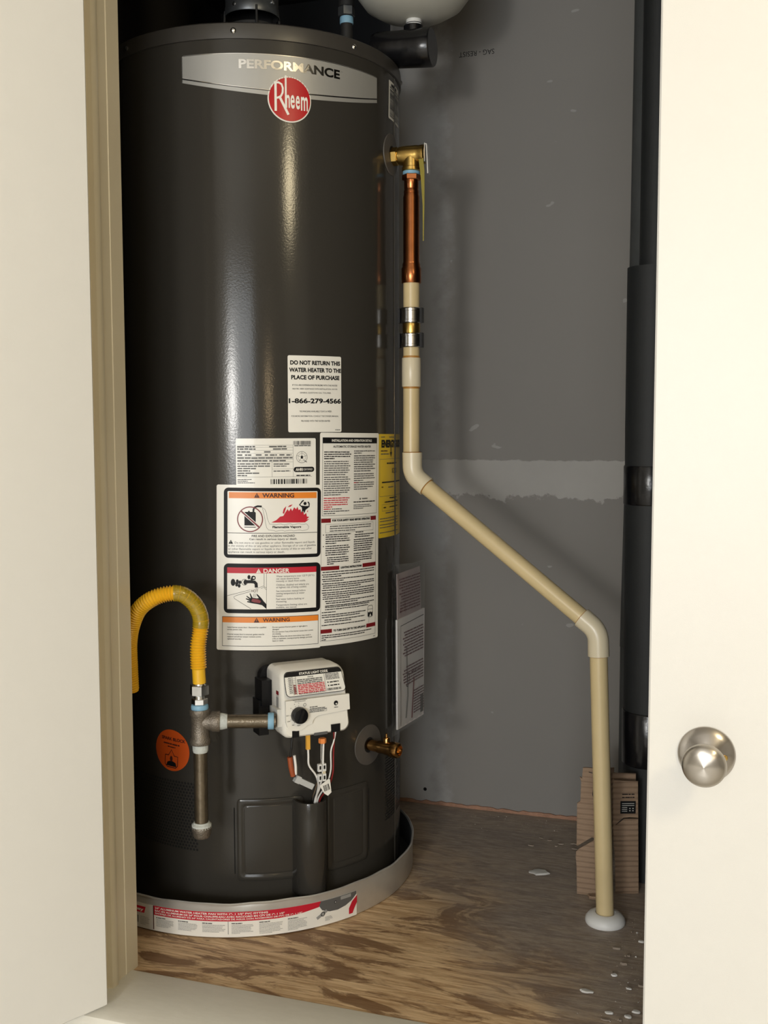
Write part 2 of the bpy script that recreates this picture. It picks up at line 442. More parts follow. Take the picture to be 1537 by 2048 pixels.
# ================================================================== SETTING
mb = MB(); mb.box((-.52, -.4345, -.03), (1.40, .384, 0), 'plywood'); mb.box((-.52, .384, -.03), (.125, .90, 0), 'plywood'); tag(mb.build('floor', smooth=0), kind='structure')
mb = MB(); mb.box((.125, .384, -.03), (1.46, .42, 1.95), 'drywall'); wb = tag(mb.build('wall_back', smooth=0), kind='structure')
mb = MB(); mb.box((-.52, .90, -.03), (.165, .94, 1.95), 'dark_wall'); mb.box((.125, .42, -.03), (.165, .90, 1.95), 'dark_wall'); mb.box((-.58, .42, -.03), (-.52, .94, 1.95), 'dark_wall'); mb.box((-.52, .42, 1.90), (.125, .90, 1.95), 'dark_wall'); tag(mb.build('added_dark_recess', smooth=0), kind='structure')  # added recess; near-black colour supplies the shade seen above the heater
ink = Ink(lambda x, y, h: V((.306+x, .384-h, 1.5465+y)), grid=0, h0=.0002)
ink.text('SAG - RESIST', 0, 0, 'ink_black', wd=72, h=10, flip=True, lay=0)
ink.build('stamped_lettering', wb)
mb = MB(); mb.lathe([(.0034, 0), (.0038, .0008), (.003, .0016)], (.2009, .384, .0308), (0, -1, 0), 'hole_black', 12); mb.build('screw', wb)
mb = MB(); mb.box((-.58, -.42, -.03), (-.52, .42, 1.95), 'dark_wall'); tag(mb.build('wall_left', smooth=0), kind='structure')
mb = MB(); mb.box((1.40, -.42, -.03), (1.46, .384, 1.95), 'dark_wall'); tag(mb.build('wall_right', smooth=0), kind='structure')
mb = MB(); mb.box((-.58, -.42, 1.95), (1.52, .42, 2.0), 'dark_wall'); tag(mb.build('ceiling', smooth=0), kind='structure')
mb = MB()
mb.box((-2.2, -.50, -.49), (-.05, -.42, 2.0), 'hall_white'); mb.box((1.46, -.50, -.49), (4.2, -.42, 2.0), 'hall_white')
mb.box((-.05, -.50, 1.80), (1.46, -.42, 2.0), 'hall_white'); mb.box((-.05, -.50, -.49), (1.46, -.44, -.031), 'hall_white')
tag(mb.build('wall_front', smooth=0), kind='structure')
mb = MB(); mb.box((-2.26, -4.36, -.53), (4.26, -.50, -.49), 'hall_floor'); tag(mb.build('floor_hall', smooth=0), kind='structure')
mb = MB(); mb.box((-2.26, -4.36, 1.95), (4.26, -.50, 2.0), 'hall_white'); tag(mb.build('ceiling_hall', smooth=0), kind='structure')
mb = MB(); mb.box((-2.26, -4.36, -.49), (-2.2, -.50, 1.95), 'hall_white'); tag(mb.build('wall_hall_left', smooth=0), kind='structure')
mb = MB(); mb.box((4.2, -4.36, -.49), (4.26, -.50, 1.95), 'hall_white'); tag(mb.build('wall_hall_right', smooth=0), kind='structure')
mb = MB(); mb.box((-2.2, -4.36, -.49), (4.2, -4.30, 1.95), 'hall_white'); tag(mb.build('wall_hall_rear', smooth=0), kind='structure')
# left jamb with its stop bead
jp = [(-.012, -.4198), (-.012, -.4500), (-.0132, -.4512), (-.0132, -.4745), (-.0095, -.4760), (-.0080, -.4790), (-.0080, -.4880), (-.0095, -.4915), (-.0165, -.4930), (-.0165, -.5050), (-.05, -.5050), (-.05, -.4198)]
mb = MB(); mb.prism([(a, b2) for a, b2 in jp], lambda x, y, h: V((x, y, h)), 0, 1.80, 'jamb_cream'); tag(mb.build('trim_1', smooth=30), kind='structure')
# painted threshold with a rounded nose
sp_ = [(-.4345, -.03), (-.4345, .0012), (-.437, .0022), (-.555, .0022), (-.562, 0), (-.566, -.006), (-.566, -.018), (-.56, -.03)]
mb = MB(); mb.prism(sp_, lambda x, y, h: V((h, x, y)), -.05, 1.46, 'sill_paint'); tag(mb.build('trim_2', smooth=30), kind='structure')
# torn paper edge of the drywall along the floor
rng = random.Random(3); top = []; n = 110
for i in range(n+1): top.append((.126+i*(1.22/n), .0045+rng.uniform(0, .0045)))
mb = MB(); mb.prism([(.126, 0.0003)]+top+[(1.346, .0003)], lambda x, y, h: V((x, .384-h, y)), 0, .004, 'edge_pink'); tag(mb.build('trim_3', smooth=0), kind='structure')
# doors
h0 = V((.0155, -.5413, 0)); dd = V((-.441, -.8975, 0)).normalized(); dn = V((.8975, -.441, 0)).normalized()
def slab(mb, o, d, nrm, wd, z0, z1, th, mat, r=.0022):
    def Lp(z, k):
        c = [(k+r, k), (wd-k-r, k), (wd-k, k+r), (wd-k, th-k-r), (wd-k-r, th-k), (k+r, th-k), (k, th-k-r), (k, k+r)]
        return [o+d*a-nrm*b2+V((0, 0, z)) for a, b2 in c]
    mb.loft([Lp(z0, r), Lp(z0+r, 0), Lp(z1-r, 0), Lp(z1, r)], mat)
mb = MB(); slab(mb, h0, dd, dn,   .72, .008, 1.795, .035, 'door_white'); tag(mb.build('door_1', smooth=0), 'white slab door standing open beside the cream jamb', None, kind='structure')
mb = MB(); slab(mb, V((.731, -.48, 0)), V((1, 0, 0)), V((0, -1, 0)),   .72, .008, 1.795, .035, 'door_white'); d2 = tag(mb.build('door_2', smooth=0), 'white slab door with round nickel knob', None, kind='structure')
KX, KZ = .7985, .4215
mb = MB(); mb.lathe([(.0325, 0), (.0330, .0015), (.0318, .0035), (.0250, .0075), (.0175, .0115), (.0130, .0135), (.0125, .0150)], (KX, -.48, KZ), (0, -1, 0), 'satin_nickel', 64); ro = mb.build('knob_rose', d2, smooth=40)
mb = MB(); mb.lathe([(.0028, 0), (.0028, .0035), (.0018, .0045)], (KX+.0215, -.4885, KZ+.0005), (0, -1, 0), 'brass', 12); mb.build('lock_pin', ro)
mb = MB(); mb.lathe([(.0115, .012), (.0110, .022), (.0135, .028), (.0195, .034), (.0238, .040), (.0250, .0455), (.0243, .0495), (.0215, .0528), (.0160, .0550), (.0085, .0562), (.0002, .0566)], (0, 0, 0), (0, -1, 0), 'brushed_nickel', 96, True, False)
kb = mb.build('door_knob', None, smooth=60); kb.parent = d2; kb.location = (KX-.001, -.48, KZ)
kb['label'] = 'round brushed nickel knob'

# ================================================================== WATER HEATER
WH = thing('water_heater', (0, 0, 0), 'tall dark grey cylindrical gas water heater standing in a metal pan', 'water heater')
mb = MB(); mb.lathe([(R-.004, .006), (R, .012), (R, .40), (R, .90), (R, 1.395)], (0, 0, 0), (0, 0, 1), 'heater_paint', 160, True, True); mb.build('jacket', WH, smooth=30)
mb = MB(); mb.lathe([(R+.0006, 1.3945), (R+.0026, 1.3950), (R+.0028, 1.400), (R+.0028, 1.4130), (R+.0020, 1.4175), (R-.0012, 1.4200), (R-.006, 1.4200), (.02, 1.419)], (0, 0, 0), (0, 0, 1), 'cap_paint', 160, True, True); cap = mb.build('top_cap', WH, smooth=40)
for k in range(8):
    a = radians(18+45*k); d = V((sin(a), -cos(a), 0)); mb = MB()
    mb.lathe([(.0042, .0024), (.0044, .0034), (.0030, .0050), (.0012, .0056)], d*R+V((0, 0, 1.4062)), d, 'nut_chrome', 14); mb.build('screw', cap)
# vertical jacket seam
mb = MB(); f = cyl(92.5, .70)
mb.loft([[f(x, y, h) for x, h in ((-.0035, 0), (-.0030, .0012), (.0030, .0012), (.0035, 0))] for y in (-.68, .692)], 'heater_paint'); mb.build('jacket_seam', WH, smooth=0)

def label(name, az0, z0, x0, y0, x1, y1, mat, r=2.0, rot=0, outline=None):
    fn = cyl(az0, z0); pk = Ink(fn, rot=rot, h0=.00045)
    if outline: pk.poly(outline, mat, 0)
    else: pk.rrect(x0, y0, x1, y1, r, mat, 0)
    o = pk.build(name, WH); return o, Ink(fn, rot=rot, h0=.00045)

# --- brand plate
def bow(y0_, a_, sgn=1): return [(sgn*(-171.5+343*i_/40), y0_+a_*((-171.5+343*i_/40)/171.5)**2) for i_ in range(41)]
o, k = label('brand_plate', 37.8, 1.354, 0, 0, 0, 0, 'plate_silver', outline=bow(-42.3, 22)+[(171.5, 18.2), (169, 20)]+[(x_, 20) for x_ in range(160, -161, -10)]+[(-169, 20), (-171.5, 18.2)])
k.line(bow(-35.4, 20.6), .9, 'ink_black', 1); k.line(bow(-34.4, 20.6), .9, 'foil_chrome', 1); k.line([(-169, 19.2), (169, 19.2)], .7, 'foil_chrome', 1); k.line([(-170.8, -20), (-170.8, 18)], .6, 'foil_chrome', 1); k.line([(170.8, -20), (170.8, 18)], .6, 'foil_chrome', 1)
k.text('PERFORMANCE', 1.5, 3.8, 'foil_chrome', wd=164, h=14, bold=.035, lay=2, res=6)
k.text('TM', 87, 9, 'ink_gray', h=1.6, lay=2)
k.build('lettering', o)
# --- round badge
o, k = label('brand_badge', 37.2, 1.3083, 0, 0, 0, 0, 'ink_white', outline=[(34.5*cos(2*pi*i/72), 34.5*sin(2*pi*i/72)) for i in range(72)]); o.location.z = 0
k.h0 = .0011
k.disc(0, 0, 32.6, 'badge_red', 1, n=72)
S_ = .197
def q(x, y): return ((x-1343)*S_, (772-y)*S_)
k.line([q(1230, 645), q(1230, 868)], 3.6, 'ink_white', 2)
k.line([q(1217, 652), q(1255, 650), q(1277, 662), q(1287, 690), q(1285, 725), q(1272, 752), q(1250, 765), q(1236, 768)], 3.0, 'ink_white', 2)
k.line([q(1262, 760), q(1330, 890)], 3.8, 'ink_white', 2)
k.line([q(1310, 592), q(1310, 840)], 2.8, 'ink_white', 2)
k.text('n', q(1326, 788)[0], q(1326, 788)[1], 'ink_white', wd=6.3, h=19.5, bold=.02, lay=2, res=5)
k.text('e', q(1364, 789)[0], q(1364, 789)[1], 'ink_white', wd=6.6, h=20.5, bold=.02, lay=2, res=5)
k.text('e', q(1406, 791)[0], q(1406, 791)[1], 'ink_white', wd=6.6, h=20.5, bold=.02, lay=2, res=5)
k.text('m', q(1460, 795)[0], q(1460, 795)[1], 'ink_white', wd=11.2, h=21, bold=.02, lay=2, res=5)
k.build('lettering', o)
# --- do not return label
o, k = label('notice_label', 46.4, .857, -48, -60.5, 45.3, 60.2, 'label_paper', 2.5)
for tx, y, wd_ in (('DO NOT RETURN THIS', 49, 87), ('WATER HEATER TO THE', 37.6, 90.5), ('PLACE OF PURCHASE', 26, 84)): k.text(tx, -.6, y, 'ink_black', wd=wd_, h=6.9, bold=.04, res=4)
for tx, y, wd_ in (('IF YOU ARE EXPERIENCING PROBLEMS WITH THIS WATER', 13.8, 78), ('HEATER, NEED ASSISTANCE WITH INSTALLATION, OR FOR', 7.8, 78), ('GENERAL QUESTIONS CALL TOLL-FREE:', 1.7, 54), ('TECHNICIANS AVAILABLE 7 DAYS A WEEK', -27.5, 56), ('FOR MORE INFORMATION, CONSULT THE OWNERS MANUAL', -35.2, 82), ('PROVIDED WITH THE WATER HEATER', -42.7, 50)): k.text(tx, -1.8, y, 'ink_gray', wd=wd_, h=2.6, bold=.006, res=2)
k.text('1-866-279-4566', -1.4, -11, 'ink_black', wd=91, h=8.2, bold=.035, res=4)
k.greek(33, 42, -57, 1.2, 'ink_gray', random.Random(1)); k.build('print', o)
# --- rating plate
rg = random.Random(5)
o, k = label('rating_plate', 31.4, .748, -64.2, -36.6, 64, 39, 'label_paper', 2.2)
k.barcode(26.5, 28.5, 56, 34.8, 'ink_gray', rg, q=.35); k.greek(28, 55, 27.2, 1.5, 'ink_gray', rg)
for y in (28.3, 24.8, 20.4, 15.6, 10.6, 6.0, 1.9): k.rect(-62.3, y-.15, 26, y+.15, 'ink_gray', 1)
for y, segs in ((26.2, ((-62, -34), (-12, 15))), (22.4, ((-62, -32), (-6, 16))), (18, ((-62, -42), (-20, -10))), (13, ((-62, -54), (-50, -40), (-33, -24), (-19, -14), (-11, 0), (4, 12), (15, 23))), (8.3, ((-62, 25),)), (3.8, ((-62, -15), (-12, 14)))):
    for a, b2 in segs: k.greek(a, b2, y, 2.1, 'ink_gray', rg)
k.rect(25.8, -22, 26.2, 28.3, 'ink_gray', 1); k.rect(-8, -21.6, -7.6, 1.9, 'ink_gray', 1); k.rect(-62.5, -21.9, 57, -21.5, 'ink_gray', 1); k.rect(-8, -9.3, 26, -9, 'ink_gray', 1)
for i, e in enumerate((-11, -11, -33, -42, -28, -47)): k.greek(-62, e, -.8-3.7*i, 1.9, 'ink_gray', rg)
k.greek(-5.5, 20, -1.4, 1.7, 'ink_gray', rg); k.greek(-5.5, 15, -4.8, 1.6, 'ink_gray', rg); k.greek(-5.5, 21, -12.5, 1.6, 'ink_gray', rg)
k.ring(40.2, 9, 9, .6, 'ink_gray'); k.ring(40.2, 9, 6.2, .5, 'ink_lightgray')
for i in range(5):
    a = 2*pi*i/5+.3; k.line([(40.2+2*cos(a), 9+2*sin(a)), (40.2+8.6*cos(a), 9+8.6*sin(a))], .7, 'ink_lightgray')
k.disc(40.2, 9, 1.9, 'ink_black', 2, 2.5); k.line([(45, 3.5), (48.5, 1)], 1.3, 'ink_gray')
k.rrect(26.6, -14.6, 61, -6.4, 4, 'ink_black', 1); k.text('AHRI', 35.5, -10.5, 'ink_white', wd=11.5, h=4.6, bold=.03); k.text('CERTIFIED', 50, -10.6, 'ink_white', wd=16, h=3)
k.greek(31, 54, -20, 1.7, 'ink_black', rg); k.barcode(-10.4, -33, 49, -25.2, 'ink_black', rg, q=.75)
for i, e in enumerate((-40, -46, -35)): k.greek(-62, e, -25.5-2.6*i, 1.2, 'ink_gray', rg)
k.build('print', o)
# --- big hazard label, left column
ROT = radians(-.85)
o, k = label('hazard_label', 28, .449, -84.5, .2, 85, 264.5, 'label_paper', 3, ROT)
rg = random.Random(9)
def tbox(y0, y1):
    k.rrect(-72.8, y0, 83.8, y1, 7.5, 'ink_black', 1)
tbox(148.5, 260); k.rrect(-66.8, 154, 77.6, 254.5, 1.5, 'label_paper', 2)
k.rect(-64.5, 243.4, 76, 253, 'ink_orange', 3); k.tri(-20.7, 248.3, 7.5, 'ink_brown', 4); k.rect(-21, 246.4, -20.4, 250, 'ink_orange', 5)
k.text('WARNING', 13, 248.2, 'ink_brown', wd=50.5, h=7, bold=.03, lay=4, res=4)
# gas can
k.rect(-40, 200.5, -22.3, 221, 'ink_black', 3); k.rect(-40, 197.3, -22.3, 198.4, 'ink_black', 3); k.rect(-39.5, 221, -23, 222, 'ink_black', 3); k.disc(-33, 222.5, 1.3, 'ink_black', 3)
k.line([(-26, 221), (-25.8, 226), (-24, 229.4), (-19.5, 231), (-13, 230.6)], 2.9, 'ink_black', 3)
k.ring(-31.2, 210.3, 19.5, 1.7, 'ink_maroon', 4); k.line([(-45.5, 223.5), (-16.6, 197.6)], 4.2, 'label_paper', 4); k.line([(-45.3, 223.3), (-16.8, 197.8)], 2.4, 'ink_maroon', 5)
# vapour cloud outline
cl = [(-12.6, 229.5), (-8, 226), (-5.5, 220), (-4.5, 213), (-2.6, 207.5), (-.5, 202.6), (5, 202.2)]
for i in range(7): cl += [(10+i*7.5, 201.6+1.2*(i % 2)), (13.5+i*7.5, 202.5-1.1*(i % 2))]
cl += [(60.5, 201), (63, 197.5), (61.5, 193.6), (58, 192.5)]
for i in range(7): cl += [(52-i*7.2, 191.4+1.1*(i % 2)), (48.5-i*7.2, 192.6-.8*(i % 2))]
cl += [(-2, 193.4), (-5.2, 197), (-7, 205), (-8.6, 214), (-10, 221), (-12, 228)]
k.line(cl, .45, 'ink_gray', 3); k.text('Flammable Vapors', 27, 197.5, 'ink_black', wd=46, h=4.4, bold=.035, lay=4)
k.poly([(2, 205.2), (10, 209), (16, 214.5), (21, 215.5), (24.5, 221.5), (28, 226.5), (30, 222.8), (33, 227.8), (35.4, 223.4), (38.5, 229.2), (41.5, 226), (43.8, 230.2), (45.8, 224.5), (48.6, 226.2), (50, 220.4), (53.4, 222.4), (54.8, 217), (58.4, 219.8), (59.6, 214), (63.6, 213.4), (59, 209.4), (63.8, 210), (56.6, 204.8)], 'ink_red', 3)
k.poly([(20, 220), (21.4, 226.4), (25.6, 231.2), (24.6, 226), (22.2, 219)], 'ink_red', 3); k.poly([(28, 229.5), (31, 232.4), (36, 233.8), (33, 230.4)], 'ink_red', 3); k.poly([(59.6, 222), (61.6, 225), (61, 220.8)], 'ink_red', 3)
# fleeing figure
k.disc(56.2, 235, 2.6, 'ink_black', 4)
k.line([(51.4, 229.6), (47.2, 233), (51.6, 238.6), (54, 240)], 2.0, 'ink_black', 4); k.line([(60.6, 229.2), (63, 229.8), (63.2, 234.6), (61, 237.6)], 2.0, 'ink_black', 4)
k.poly([(50.6, 231.8), (54.5, 231.2), (57.5, 230.8), (61.6, 231), (61.6, 227.8), (57.4, 225), (55.2, 219.6), (53.2, 223.4), (49.4, 218.8), (51.4, 224.6)], 'ink_black', 4)
k.rect(-66.6, 187.9, 77.4, 188.7, 'ink_black', 3)
k.text('FIRE AND EXPLOSION HAZARD', 5.6, 183.8, 'ink_black', wd=68.5, h=3.6, bold=.015, lay=3); k.text('Can result in serious injury or death.', 5.8, 178.4, 'ink_black', wd=76, h=4.2, bold=.012, lay=3)
k.tri(-61.4, 174.2, 6.2, 'ink_black', 3); k.text('!', -61.4, 173.6, 'label_paper', h=3.4, lay=4)
for tx, x0_, x1_, y in (('Do not store or use gasoline or other flammable vapors and liquids', -55.3, 73.4, 172.6), ('in the vicinity of this or any other appliance. Storage of or use of gasoline', -65.6, 75, 167.6), ('or other flammable vapors or liquids in the vicinity of this or any other', -65.6, 68.5, 162.6), ('appliance can result in serious injury or death.', -65.6, 23.6, 157.8)):
    k.text(tx, (x0_+x1_)/2, y, 'ink_gray', wd=x1_-x0_, h=4.1, bold=.004, lay=3, res=2)
# danger panel
tbox(60, 139.6); k.rect(-67.2, 66.5, 76.4, 124.2, 'label_paper', 2); k.rect(-67.2, 124.2, 76.4, 133.4, 'ink_red', 2)
k.tri(-17.5, 128.2, 7, 'ink_white', 3); k.text('!', -17.5, 127.5, 'ink_red', h=4, lay=4); k.text('DANGER', 10.8, 128.2, 'ink_white', wd=41.5, h=6.8, bold=.028, lay=3, res=4)
k.rect(-5.2, 66.5, -4.8, 124.2, 'ink_black', 3); k.line([(-8.8, 124), (-8.8, 104)], .5, 'ink_black', 3)
k.line([(-67, 88), (-30, 98), (-22, 99.4), (-10, 104), (-5, 100.8)], .5, 'ink_black', 3); k.line([(-30, 95.3), (-52, 88.8), (-56.5, 86.5), (-55.5, 83.6), (-29, 67.2)], .55, 'ink_black', 3)
k.line([(-14, 100), (-9, 102), (-5.4, 97.8)], .5, 'ink_black', 3)
k.disc(-57.8, 109.5, 3.6, 'ink_black', 3, 5.6); k.line([(-57, 109), (-49, 108)], 2.6, 'ink_black', 3)
for a in range(4): k.disc(-49.5+3.0*cos(a*pi/2+.5), 107.8+4.2*sin(a*pi/2+.5), 2.2, 'ink_black', 3, 2.9)
k.ring(-39.6, 110, 4.6, .7, 'ink_black', 3); k.disc(-38.6, 110, 2.6, 'ink_black', 3, 4)
k.line([(-38, 110.8), (-30, 111), (-24, 110.4), (-21.4, 107.6), (-21, 101.6)], 5.0, 'ink_black', 4); k.disc(-32.6, 118.2, 2.4, 'ink_black', 3, 3.4); k.disc(-25.6, 117, 3.6, 'ink_black', 3, 3.6); k.disc(-25, 117, 1.5, 'label_paper', 4); k.line([(-30, 116), (-27, 112)], 2, 'ink_black', 3)
k.text('HOT', -23.6, 96.2, 'ink_brown', wd=11, h=4.6, lay=5, bold=.01); k.rect(-30.5, 93, -17.4, 99.4, 'label_paper', 4)
for i in range(3): k.line([(-25+i*1.8, 92), (-25.6+i*1.8, 86.5)], .35, 'ink_gray', 5)
k.poly([(-5.2, 67.4), (-5.2, 75), (-9, 79), (-13, 84.5), (-19.6, 91.4), (-20.6, 90), (-17, 84.6), (-20.2, 84.2), (-27, 85.4), (-30.4, 92.4), (-31.6, 91.8), (-29.6, 85.4), (-30.4, 84.6), (-36, 88.4), (-36.6, 87.2), (-31.4, 82.6), (-37.2, 84.4), (-37.6, 83), (-30.6, 79.6), (-35.4, 79.6), (-35.4, 78.2), (-28, 76.4), (-19, 75), (-12, 73.2)], 'ink_black', 3)
k.poly([(-27, 84), (-18, 82.6), (-13.6, 80), (-15, 76.6), (-24, 77.6), (-29, 79.6)], 'ink_maroon', 4)
yy = 119.2
for tx, gp in (('Water temperature over 125\u00b0F (52\u00b0C)', 4.3), ('can cause severe burns', 4.3), ('instantly or death from scalds.', 6.6), ('Children, disabled and elderly are', 4.3), ('at highest risk of being scalded.', 6.6), ('See instruction manual before', 4.3), ('setting temperature at water', 4.3), ('heater.', 5.6), ('Feel water before bathing or', 4.3), ('showering.', 6), ('Temperature limiting valves are', 4.3), ('available, see manual.', 4.3)):
    k.text(tx, 10.3, yy-1.2, 'ink_gray', size=3.95, anchor='l', lay=3, bold=.008, res=2); yy -= gp*.91
# second warning
k.frame(-75, 7, 80.6, 54.2, .7, 'ink_black', 1); k.rect(-74.6, 45, 80.2, 53.8, 'ink_orange', 2); k.tri(-20.5, 49.2, 7.6, 'ink_brown', 3); k.rect(-20.8, 47.4, -20.2, 51, 'ink_orange', 4); k.text('WARNING', 10.8, 49.3, 'ink_brown', wd=43, h=6, bold=.026, lay=3, res=4)
for tx, x_, y in (('Sealed burner access door - Removed by a qualified', -67, 37.4), ('service person only.', -67, 33.8), ('If burner access door is removed, gasket must be', -67, 26.2), ('replaced and all four tamper resistant screws', -67, 22.4), ('tightened securely.', -67, 18.6), ('Do not operate if burner gasket or sight glass is', 4.6, 37.4), ('damaged.', 4.6, 33.8), ('Do not operate if any of the burner access door screws', 4.6, 30), ('are missing.', 4.6, 26.6), ('Failure to follow the above instructions may result in', 4.6, 22.6), ('a fire or explosion, causing property damage, personal', 4.6, 19), ('injury or death.', 4.6, 15.4)):
    k.text(tx, x_, y-.9, 'ink_gray', size=2.95, anchor='l', lay=3, bold=.012, res=2)
k.build('print', o)
# --- instruction label, right column
o, k = label('instruction_label', 61.5, .449, -66.8, -.2, 64, 345.8, 'label_paper', 3, ROT)
rg = random.Random(12); BK = 'ink_black'; GY = 'ink_gray'
k.frame(-62, 212, 57.6, 338, .6, GY, 1); k.rect(-62, 328.8, 57.6, 338, BK, 2); k.text('INSTALLATION AND OPERATION DETAILS', -1.6, 333.4, 'ink_white', wd=88, h=4, bold=.03, lay=3)
k.text('AUTOMATIC STORAGE WATER HEATER', -1.4, 323.6, BK, wd=83, h=3.6, bold=.02)
def cols(x0_, x1_, ys, hh, mt=GY, last=None):
    for i, y in enumerate(ys): k.greek(x0_, x1_, y, hh, mt, rg, rg.uniform(.84, 1) if i < len(ys)-1 else rg.uniform(.25, .9))
def yr(a, n_, st=3.55): return [a-i*st for i in range(n_)]
cols(-59.5, -6, yr(314.8, 4), 1.55, BK); cols(-59.5, -6, yr(299.5, 7), 1.55); cols(-59.5, -6, yr(274, 9), 1.55)
cols(-59.8, -6, yr(240.2, 5), 1.5, 'ink_red'); k.greek(-59.8, -47, 222.6, 1.6, 'ink_red', rg); cols(-45, -9, [222.6], 1.4); cols(-59.8, -10, yr(219, 2), 1.5)
cols(-.6, 53, yr(316.4, 2), 1.55); cols(-.6, 53, yr(308.4, 8), 1.6); cols(-.6, 53, yr(278.6, 4), 1.5); cols(-.6, 53, yr(264.4, 4), 1.5); k.greek(-.6, 9, 264.4, 1.6, 'ink_red', rg)
k.tri(14, 238, 3.2, BK); k.text('WARNING', 25, 237.6, BK, h=2.2, bold=.03); k.greek(-1, 52, 232.6, 1.6, BK, rg); cols(-1, 46, yr(227.6, 3, 2.9), 1.2)
k.frame(-63.8, 7.6, 55.6, 207.4, .5, GY, 1)
def bar(y, a, b2, tx):
    k.rect(-63.8, y-3.2, a, y+3.2, 'ink_maroon', 2); k.rect(b2, y-3.2, 55.6, y+3.2, 'ink_maroon', 2); k.text(tx, (a+b2)/2, y, BK, wd=(b2-a)-5, h=3.5, bold=.045, lay=3)
bar(204, -46.5, 40.6, 'FOR YOUR SAFETY READ BEFORE OPERATING'); bar(126.4, -29.6, 20.8, 'LIGHTING INSTRUCTIONS'); bar(23.6, -43, 31, 'TO TURN GAS OFF TO THE APPLIANCE')
k.frame(-55.8, 184.2, 48.2, 197.8, .4, GY, 1); k.tri(-46.8, 194.6, 2.4, BK); k.text('WARNING', -39, 194.5, BK, h=2.1, bold=.03); k.greek(-31, 42, 194.5, 1.5, GY, rg); k.greek(-48.4, 42, 190.8, 1.5, GY, rg); k.greek(-48.4, 3, 187, 1.5, GY, rg)
cols(-56, -6, yr(181, 5), 1.5, BK); cols(-56, -6, yr(162.4, 5), 1.5, BK); cols(-53, -6, yr(143.6, 4, 3.4), 1.5, BK)
for y in (181, 162.4): k.rect(-60.6, y-.8, -59, y+.8, BK, 2)
cols(4, 28, [182.6], 1.5, BK); cols(2, 51, yr(178.6, 2), 1.5, BK); cols(0, 51, yr(170.4, 6), 1.55, BK); cols(0, 51, yr(147.4, 5), 1.55, BK)
y = 120.2
for a, n_ in ((-61, 1), (-62, 2), (-62, 2), (-62, 3), (-62, 1), (-62, 4), (-56, 2), (-56, 1)):
    for i in range(n_): k.greek(a+(1.5 if i else 0), 51 if n_ > 1 and i < n_-1 or n_ == 1 else rg.uniform(-30, 20), y, 1.45, BK, rg); y -= 3.35
    y -= .7
cols(-56, 46, yr(62.6, 2), 1.4, BK); cols(-62, -30, [54.6], 1.4, BK); cols(-62, 30, yr(50, 2, 3.4), 1.4, BK); cols(-57, 33, yr(42, 2, 3.4), 1.4, BK); k.greek(-62, 28, 33.6, 1.4, BK, rg)
k.line(rr(34.5, 37.6, 47.6, 56.8, 3.4), .7, BK, 2, True); k.rect(34.5, 50.4, 47.6, 51, BK, 2); k.poly([(35.4, 38.6), (46.8, 38.6), (46.8, 46), (43, 44.6), (41, 47.4), (38.6, 45), (35.4, 46.4)], BK, 2); k.tri(41, 41.4, 4.4, 'label_paper', 3); k.line([(37.6, 37.6), (37.2, 27.4)], .4, GY, 2)
cols(-62, 48, yr(16.6, 2, 3.4), 1.4, BK); k.greek(-62, -54, 9.8, 1.4, BK, rg); k.greek(50, 55, 3.6, 1, GY, rg)
k.build('print', o)
# --- yellow energy label
o, k = label('energy_label', 90, .703, -58, -87.5, 66, 89, 'label_yellow', 2, radians(-.6))
k.text('ENERGYGUIDE', 2, 72.5, BK, wd=104, h=13.5, bold=.06); rg = random.Random(4)
k.greek(-51, -38, 83.8, 1.4, GY, rg); k.greek(-20, 10, 83.8, 1.4, GY, rg); k.poly([(-13.6, 66), (-10.4, 66), (-10.4, 58), (-7, 58), (-12, 49), (-17, 58), (-13.6, 58)], BK, 2)
k.greek(-52, -28, 60.4, 1.8, 'ink_brown', rg); k.greek(-52, -20, 55, 1.6, GY, rg)
k.frame(-55, -17, 60, 46.4, .5, GY, 1); k.greek(-30, 20, 39, 2.2, BK, rg); k.text('$', -4, 26, BK, h=9, bold=.01); k.text('250', 10, 26, BK, h=9, bold=.01); k.rect(-48, 5.8, 50, 8, BK, 2); k.greek(-49, -43, -1, 2, 'ink_brown', rg); k.greek(-24, 0, -2, 1.6, GY, rg)
k.greek(-18, 20, -20.6, 2, BK, rg); k.greek(-38, 30, -27, 2, BK, rg); k.frame(-47, -42, 36, -31, .4, GY, 1); k.greek(-42, -33, -36.4, 1.8, BK, rg); k.greek(-18, 28, -36, 1.6, BK, rg); k.greek(-34, 8, -45.8, 1.6, GY, rg)
for y in (-55, -59.4, -65.4, -70, -78.8): k.greek(-55, 30, y, 1.35, GY, rg)
k.build('print', o)
# --- barcode sticker near the top
o, k = label('barcode_sticker', 94, 1.351, -36, -32, 24, 31, 'label_paper', 2, radians(-2)); rg = random.Random(6)
for i in range(26): k.rect(-32, -28+i*1.75, 20, -28+i*1.75+rg.choice((.5, .8, 1.1)), BK, 2)
k.greek(-32, 20, 20, 1.6, BK, rg); k.rect(-26, 22, 4, 27, BK, 2); k.build('print', o)
